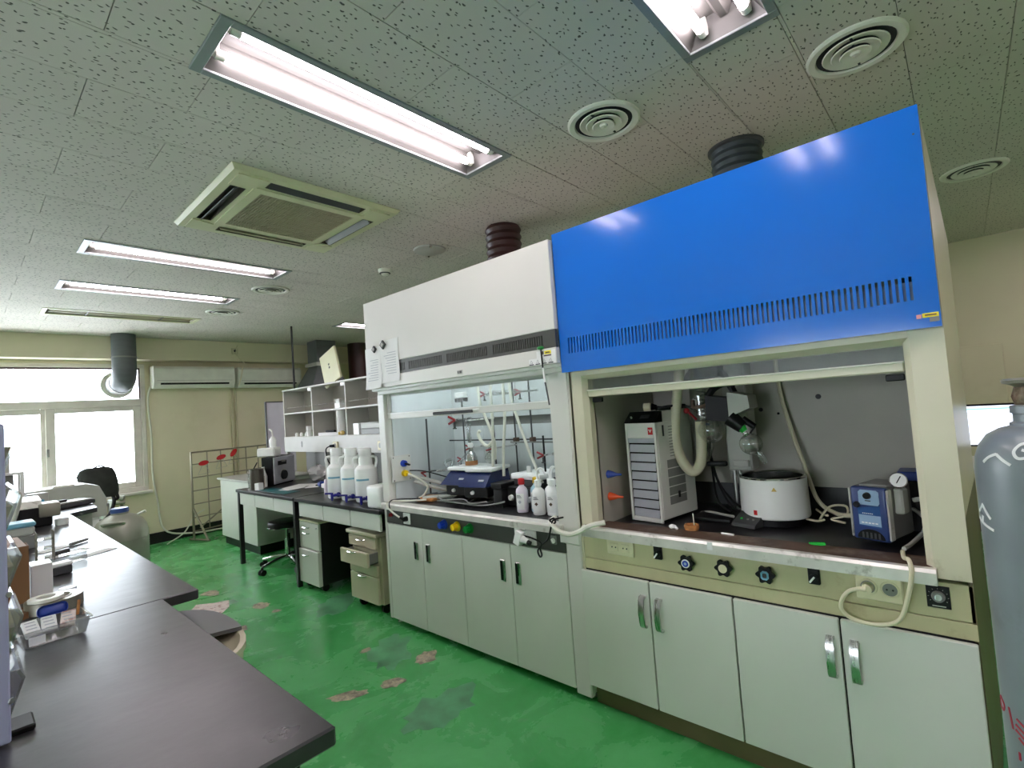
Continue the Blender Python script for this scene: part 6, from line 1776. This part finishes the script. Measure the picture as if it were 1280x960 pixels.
G().box(.36, 4.66, BZ + .06, .47, 4.86, BZ + .15, .01, 2).put('silver_module', 'tin_grey', t)
simple('white_cup', 'small white cup in front of the black bench instrument', 'cup', G().lathe([(.001, 0), (.035, 0), (.038, .04), (.034, .04)], (.47, 4.62, BZ), 18), 'white_plastic', (.47, 4.62, BZ))
t = thing('instrument_tray', 'long grey tray with black handle on the far end of the bench', 'tray', (.62, 5.72, BZ))
G().rbox((.60, 5.72, BZ + .022), (.36, .20, .035), rz=.5, b=.008, seg=2).put('tray', 'dark_grey', t)
G().rbox((.60, 5.72, BZ + .045), (.33, .17, .012), rz=.5, b=.004).put('cover', 'pale_grey', t)
G().rbox((.56, 5.70, BZ + .06), (.12, .04, .02), rz=.5, b=.008, seg=2).put('handle', 'black_plastic', t)
t = thing('grey_analyzer', 'large pale grey bench machine with sloped end by the window', 'machine', (.6, 6.75, 0))
G().prism([(-.3, .62), (1.02, .62), (1.02, .80), (.965, .93), (.86, .965), (-.3, .93)], 'y', 6.62, 6.98).put('housing', 'pale_grey', t)
G().box(-.28, 6.64, 0, .96, 6.96, .62, .004).put('stand', 'white_plastic', t)
G().rbox((.70, 6.70, .965), (.16, .10, .02), b=.006).put('top_latch', 'hose_white', t)
# clutter by the window at the left
t = thing('grey_unit', 'grey unit with round lens mark stacked at the left edge before the window', 'device', (.235, 6.2, BZ))
G().box(.05, 5.70, BZ, .30, 5.92, BZ + .32, .006).put('lower_case', 'mid_grey', t)
u = G().box(.06, 5.72, BZ + .34, .28, 5.90, BZ + .50, .006).put('upper_case', 'pale_grey', t)
G().lathe([(.05, 0), (.06, -.006), (.045, -.006)], (.18, 5.72, BZ + .41), 20, Matrix.Rotation(PI / 2, 4, 'X') @ Matrix.Diagonal((1, .5, 1, 1))).put('lens_ring', 'dark_grey', u)
t = thing('bracket_stand', 'pale bracket shelf carrying the grey unit before the window', 'stand', (.30, 5.8, BZ))
G().box(.02, 5.68, BZ + .32, .36, 5.94, BZ + .34, .003).box(.335, 5.68, BZ, .36, 5.70, BZ + .32, .003).box(.335, 5.92, BZ, .36, 5.94, BZ + .32, .003).put('frame', 'white_plastic', t)
t = thing('teal_marked_box', 'pale box with teal marks on the sill side of the bench', 'box', (.42, 5.88, BZ))
G().rbox((.44, 5.86, BZ + .07), (.13, .10, .14), rz=.2, b=.004).put('box', 'pale_grey', t)
G().rbox((.435, 5.808, BZ + .07), (.10, .004, .03), rz=.2).put('teal_mark', 'sticker_teal', t)
simple('hanging_strap', 'white and grey tubes curling beside the lavender organizer', 'tubing', G().tube([(.20, 4.1, BZ + .30), (.24, 4.15, BZ + .27), (.23, 4.2, BZ + .17), (.20, 4.25, BZ + .05), (.2, 4.25, BZ)], .012, 8).tube([(.12, 4.1, BZ + .26), (.19, 4.15, BZ + .24), (.16, 4.2, BZ + .12), (.15, 4.2, BZ)], .010, 8), 'hose_white', (.2, 4.2, BZ))

# ================================================================ GAS CYLINDER AND SCREEN AT THE RIGHT
gx, gy, gr = 1.66, -.118, .120
t = thing('gas_cylinder', 'tall grey gas cylinder with painted Korean marks at the right edge', 'gas cylinder', (gx, gy, 0))
G().lathe([(.001, .02), (.10, .005), (gr, .03), (gr, 1.19), (.117, 1.222), (.108, 1.25), (.092, 1.274), (.070, 1.288), (.050, 1.294)], (gx, gy, 0), 56).put('shell', 'grey_paint', t)
G().lathe([(.05, 1.285), (.050, 1.300), (.043, 1.304), (.043, 1.322), (.047, 1.324), (.047, 1.340), (.03, 1.344)], (gx, gy, 0), 40).put('neck_ring', 'grey_paint', t)
vv = G().lathe([(.03, 1.332), (.038, 1.345), (.042, 1.362), (.036, 1.384)], (gx, gy, 0), 28).rbox((gx - .02, gy + .01, 1.372), (.05, .03, .03), b=.006).put('valve', 'rusty_valve', t)
G().lathe([(.03, 1.382), (.045, 1.390), (.055, 1.393), (.057, 1.400), (.052, 1.404), (.001, 1.404)], (gx, gy, 0), 36).put('valve_cap', 'tin_grey', vv)
def stroke(pts, width, material, name):
    """brush stroke painted on the cylinder: points are (angle offset, height)"""
    q = G()
    for p in pts:
        P3 = []
        def rad(z):
            prof = ((1.19, gr), (1.222, .117), (1.25, .108), (1.274, .092), (1.288, .07))
            if z <= 1.19: return gr
            for (z0, r0), (z1, r1) in zip(prof[:-1], prof[1:]):
                if z <= z1: return r0 + (r1 - r0) * (z - z0) / (z1 - z0)
            return .07
        cc = catmull([Vector((a, z, 0)) for a, z in p], 5)
        rows = []
        for i, c in enumerate(cc):
            d = (cc[min(i + 1, len(cc) - 1)] - cc[max(i - 1, 0)])
            dv = Vector((d.x * gr, d.y)); dv.normalize()
            nx, nz = -dv.y * width / 2, dv.x * width / 2
            ring = []
            for sgn in (1, -1):
                a = c.x + sgn * nx / gr; z = c.y + sgn * nz
                r_ = rad(z) + .0012
                ring.append((gx + r_ * math.cos(a), gy + r_ * math.sin(a), z))
            for sgn in (-1, 1):
                a = c.x + sgn * nx / gr; z = c.y + sgn * nz
                r_ = rad(z) - .0006
                ring.append((gx + r_ * math.cos(a), gy + r_ * math.sin(a), z))
            rows.append(q.ring(ring))
        q.skin(rows)
    return q.put(name, material, t)
AV = math.atan2(-gy, -gx)      # azimuth of the side that faces the camera
def S(a, z): return (AV + a, z)
def PXS(u, v):
    ax = 1303 + (v - 583) * .122
    k = max(-.985, min(.985, (u - ax) / 88.0))
    return (AV - .03 + math.asin(k), 1.2 - (v - 583) * .001777)
stroke([[PXS(1231, 631), PXS(1228, 638), PXS(1225, 644)], [PXS(1231, 633), PXS(1236, 641), PXS(1242, 648)], [PXS(1231, 647), PXS(1230.5, 656)], [PXS(1225, 652), PXS(1234, 658), PXS(1246, 662)]], .006, 'chalk', 'painted_mark')
def P2(a, z): return (AV + a, z)
stroke([[P2(-.98, 1.215), P2(-.86, 1.228), P2(-.72, 1.236)], [P2(-.72, 1.236), P2(-.56, 1.222), P2(-.46, 1.214)]], .006, 'chalk', 'painted_mark')
stroke([[P2(-.22, 1.262), P2(-.34, 1.258), P2(-.42, 1.243), P2(-.36, 1.230), P2(-.24, 1.232), P2(-.20, 1.243), P2(-.30, 1.248)]], .006, 'chalk', 'painted_mark')
q_ = stroke([[PXS(1255, 887), PXS(1260, 893), PXS(1259, 902), PXS(1254, 900), PXS(1252, 892), PXS(1255, 887)], [PXS(1266, 890), PXS(1269, 902), PXS(1272, 915)]], .005, 'red_paint', 'red_painted_mark')
stroke([[PXS(1276, 898), PXS(1290, 905)], [PXS(1275, 906), PXS(1289, 913)], [PXS(1290, 905), PXS(1289, 913)], [PXS(1275, 913), PXS(1291, 921)], [PXS(1279, 921), PXS(1292, 930)], [PXS(1280, 940), PXS(1281, 950)]], .005, 'red_paint', 'red_painted_mark')

t = thing('desk_behind', 'white desk behind the gas cylinder carrying the lit screen', 'desk', (4.6, -.3, 0))
G().box(4.25, -1.1, .80, 4.95, .45, .83, .004).put('top', 'white_plastic', t)
for x in (4.28, 4.88):
    for y in (-1.07, .38): G().box(x, y, 0, x + .04, y + .04, .80).put('leg', 'mid_grey', t)
t = thing('monitor', 'lit computer screen glimpsed between blue hood and gas cylinder', 'monitor', (4.5, -.12, .83))
G().box(4.50, -.46, .945, 4.53, .215, 1.222, .004).put('casing', 'black_plastic', t)
sc = G().box(4.4985, -.45, .957, 4.501, .205, 1.210).put('screen', 'screen_white', t)
G().box(4.4978, -.45, 1.186, 4.4988, .205, 1.196).put('title_bar', 'screen_cyan', sc)
for z in (1.165, 1.11): G().box(4.4978, -.45, z, 4.4988, .205, z + .004).put('rule_line', 'screen_line', sc)
G().box(4.51, -.15, .835, 4.55, -.09, .96, .004).box(4.42, -.24, .83, 4.62, 0, .842, .004).put('stand', 'black_plastic', t)
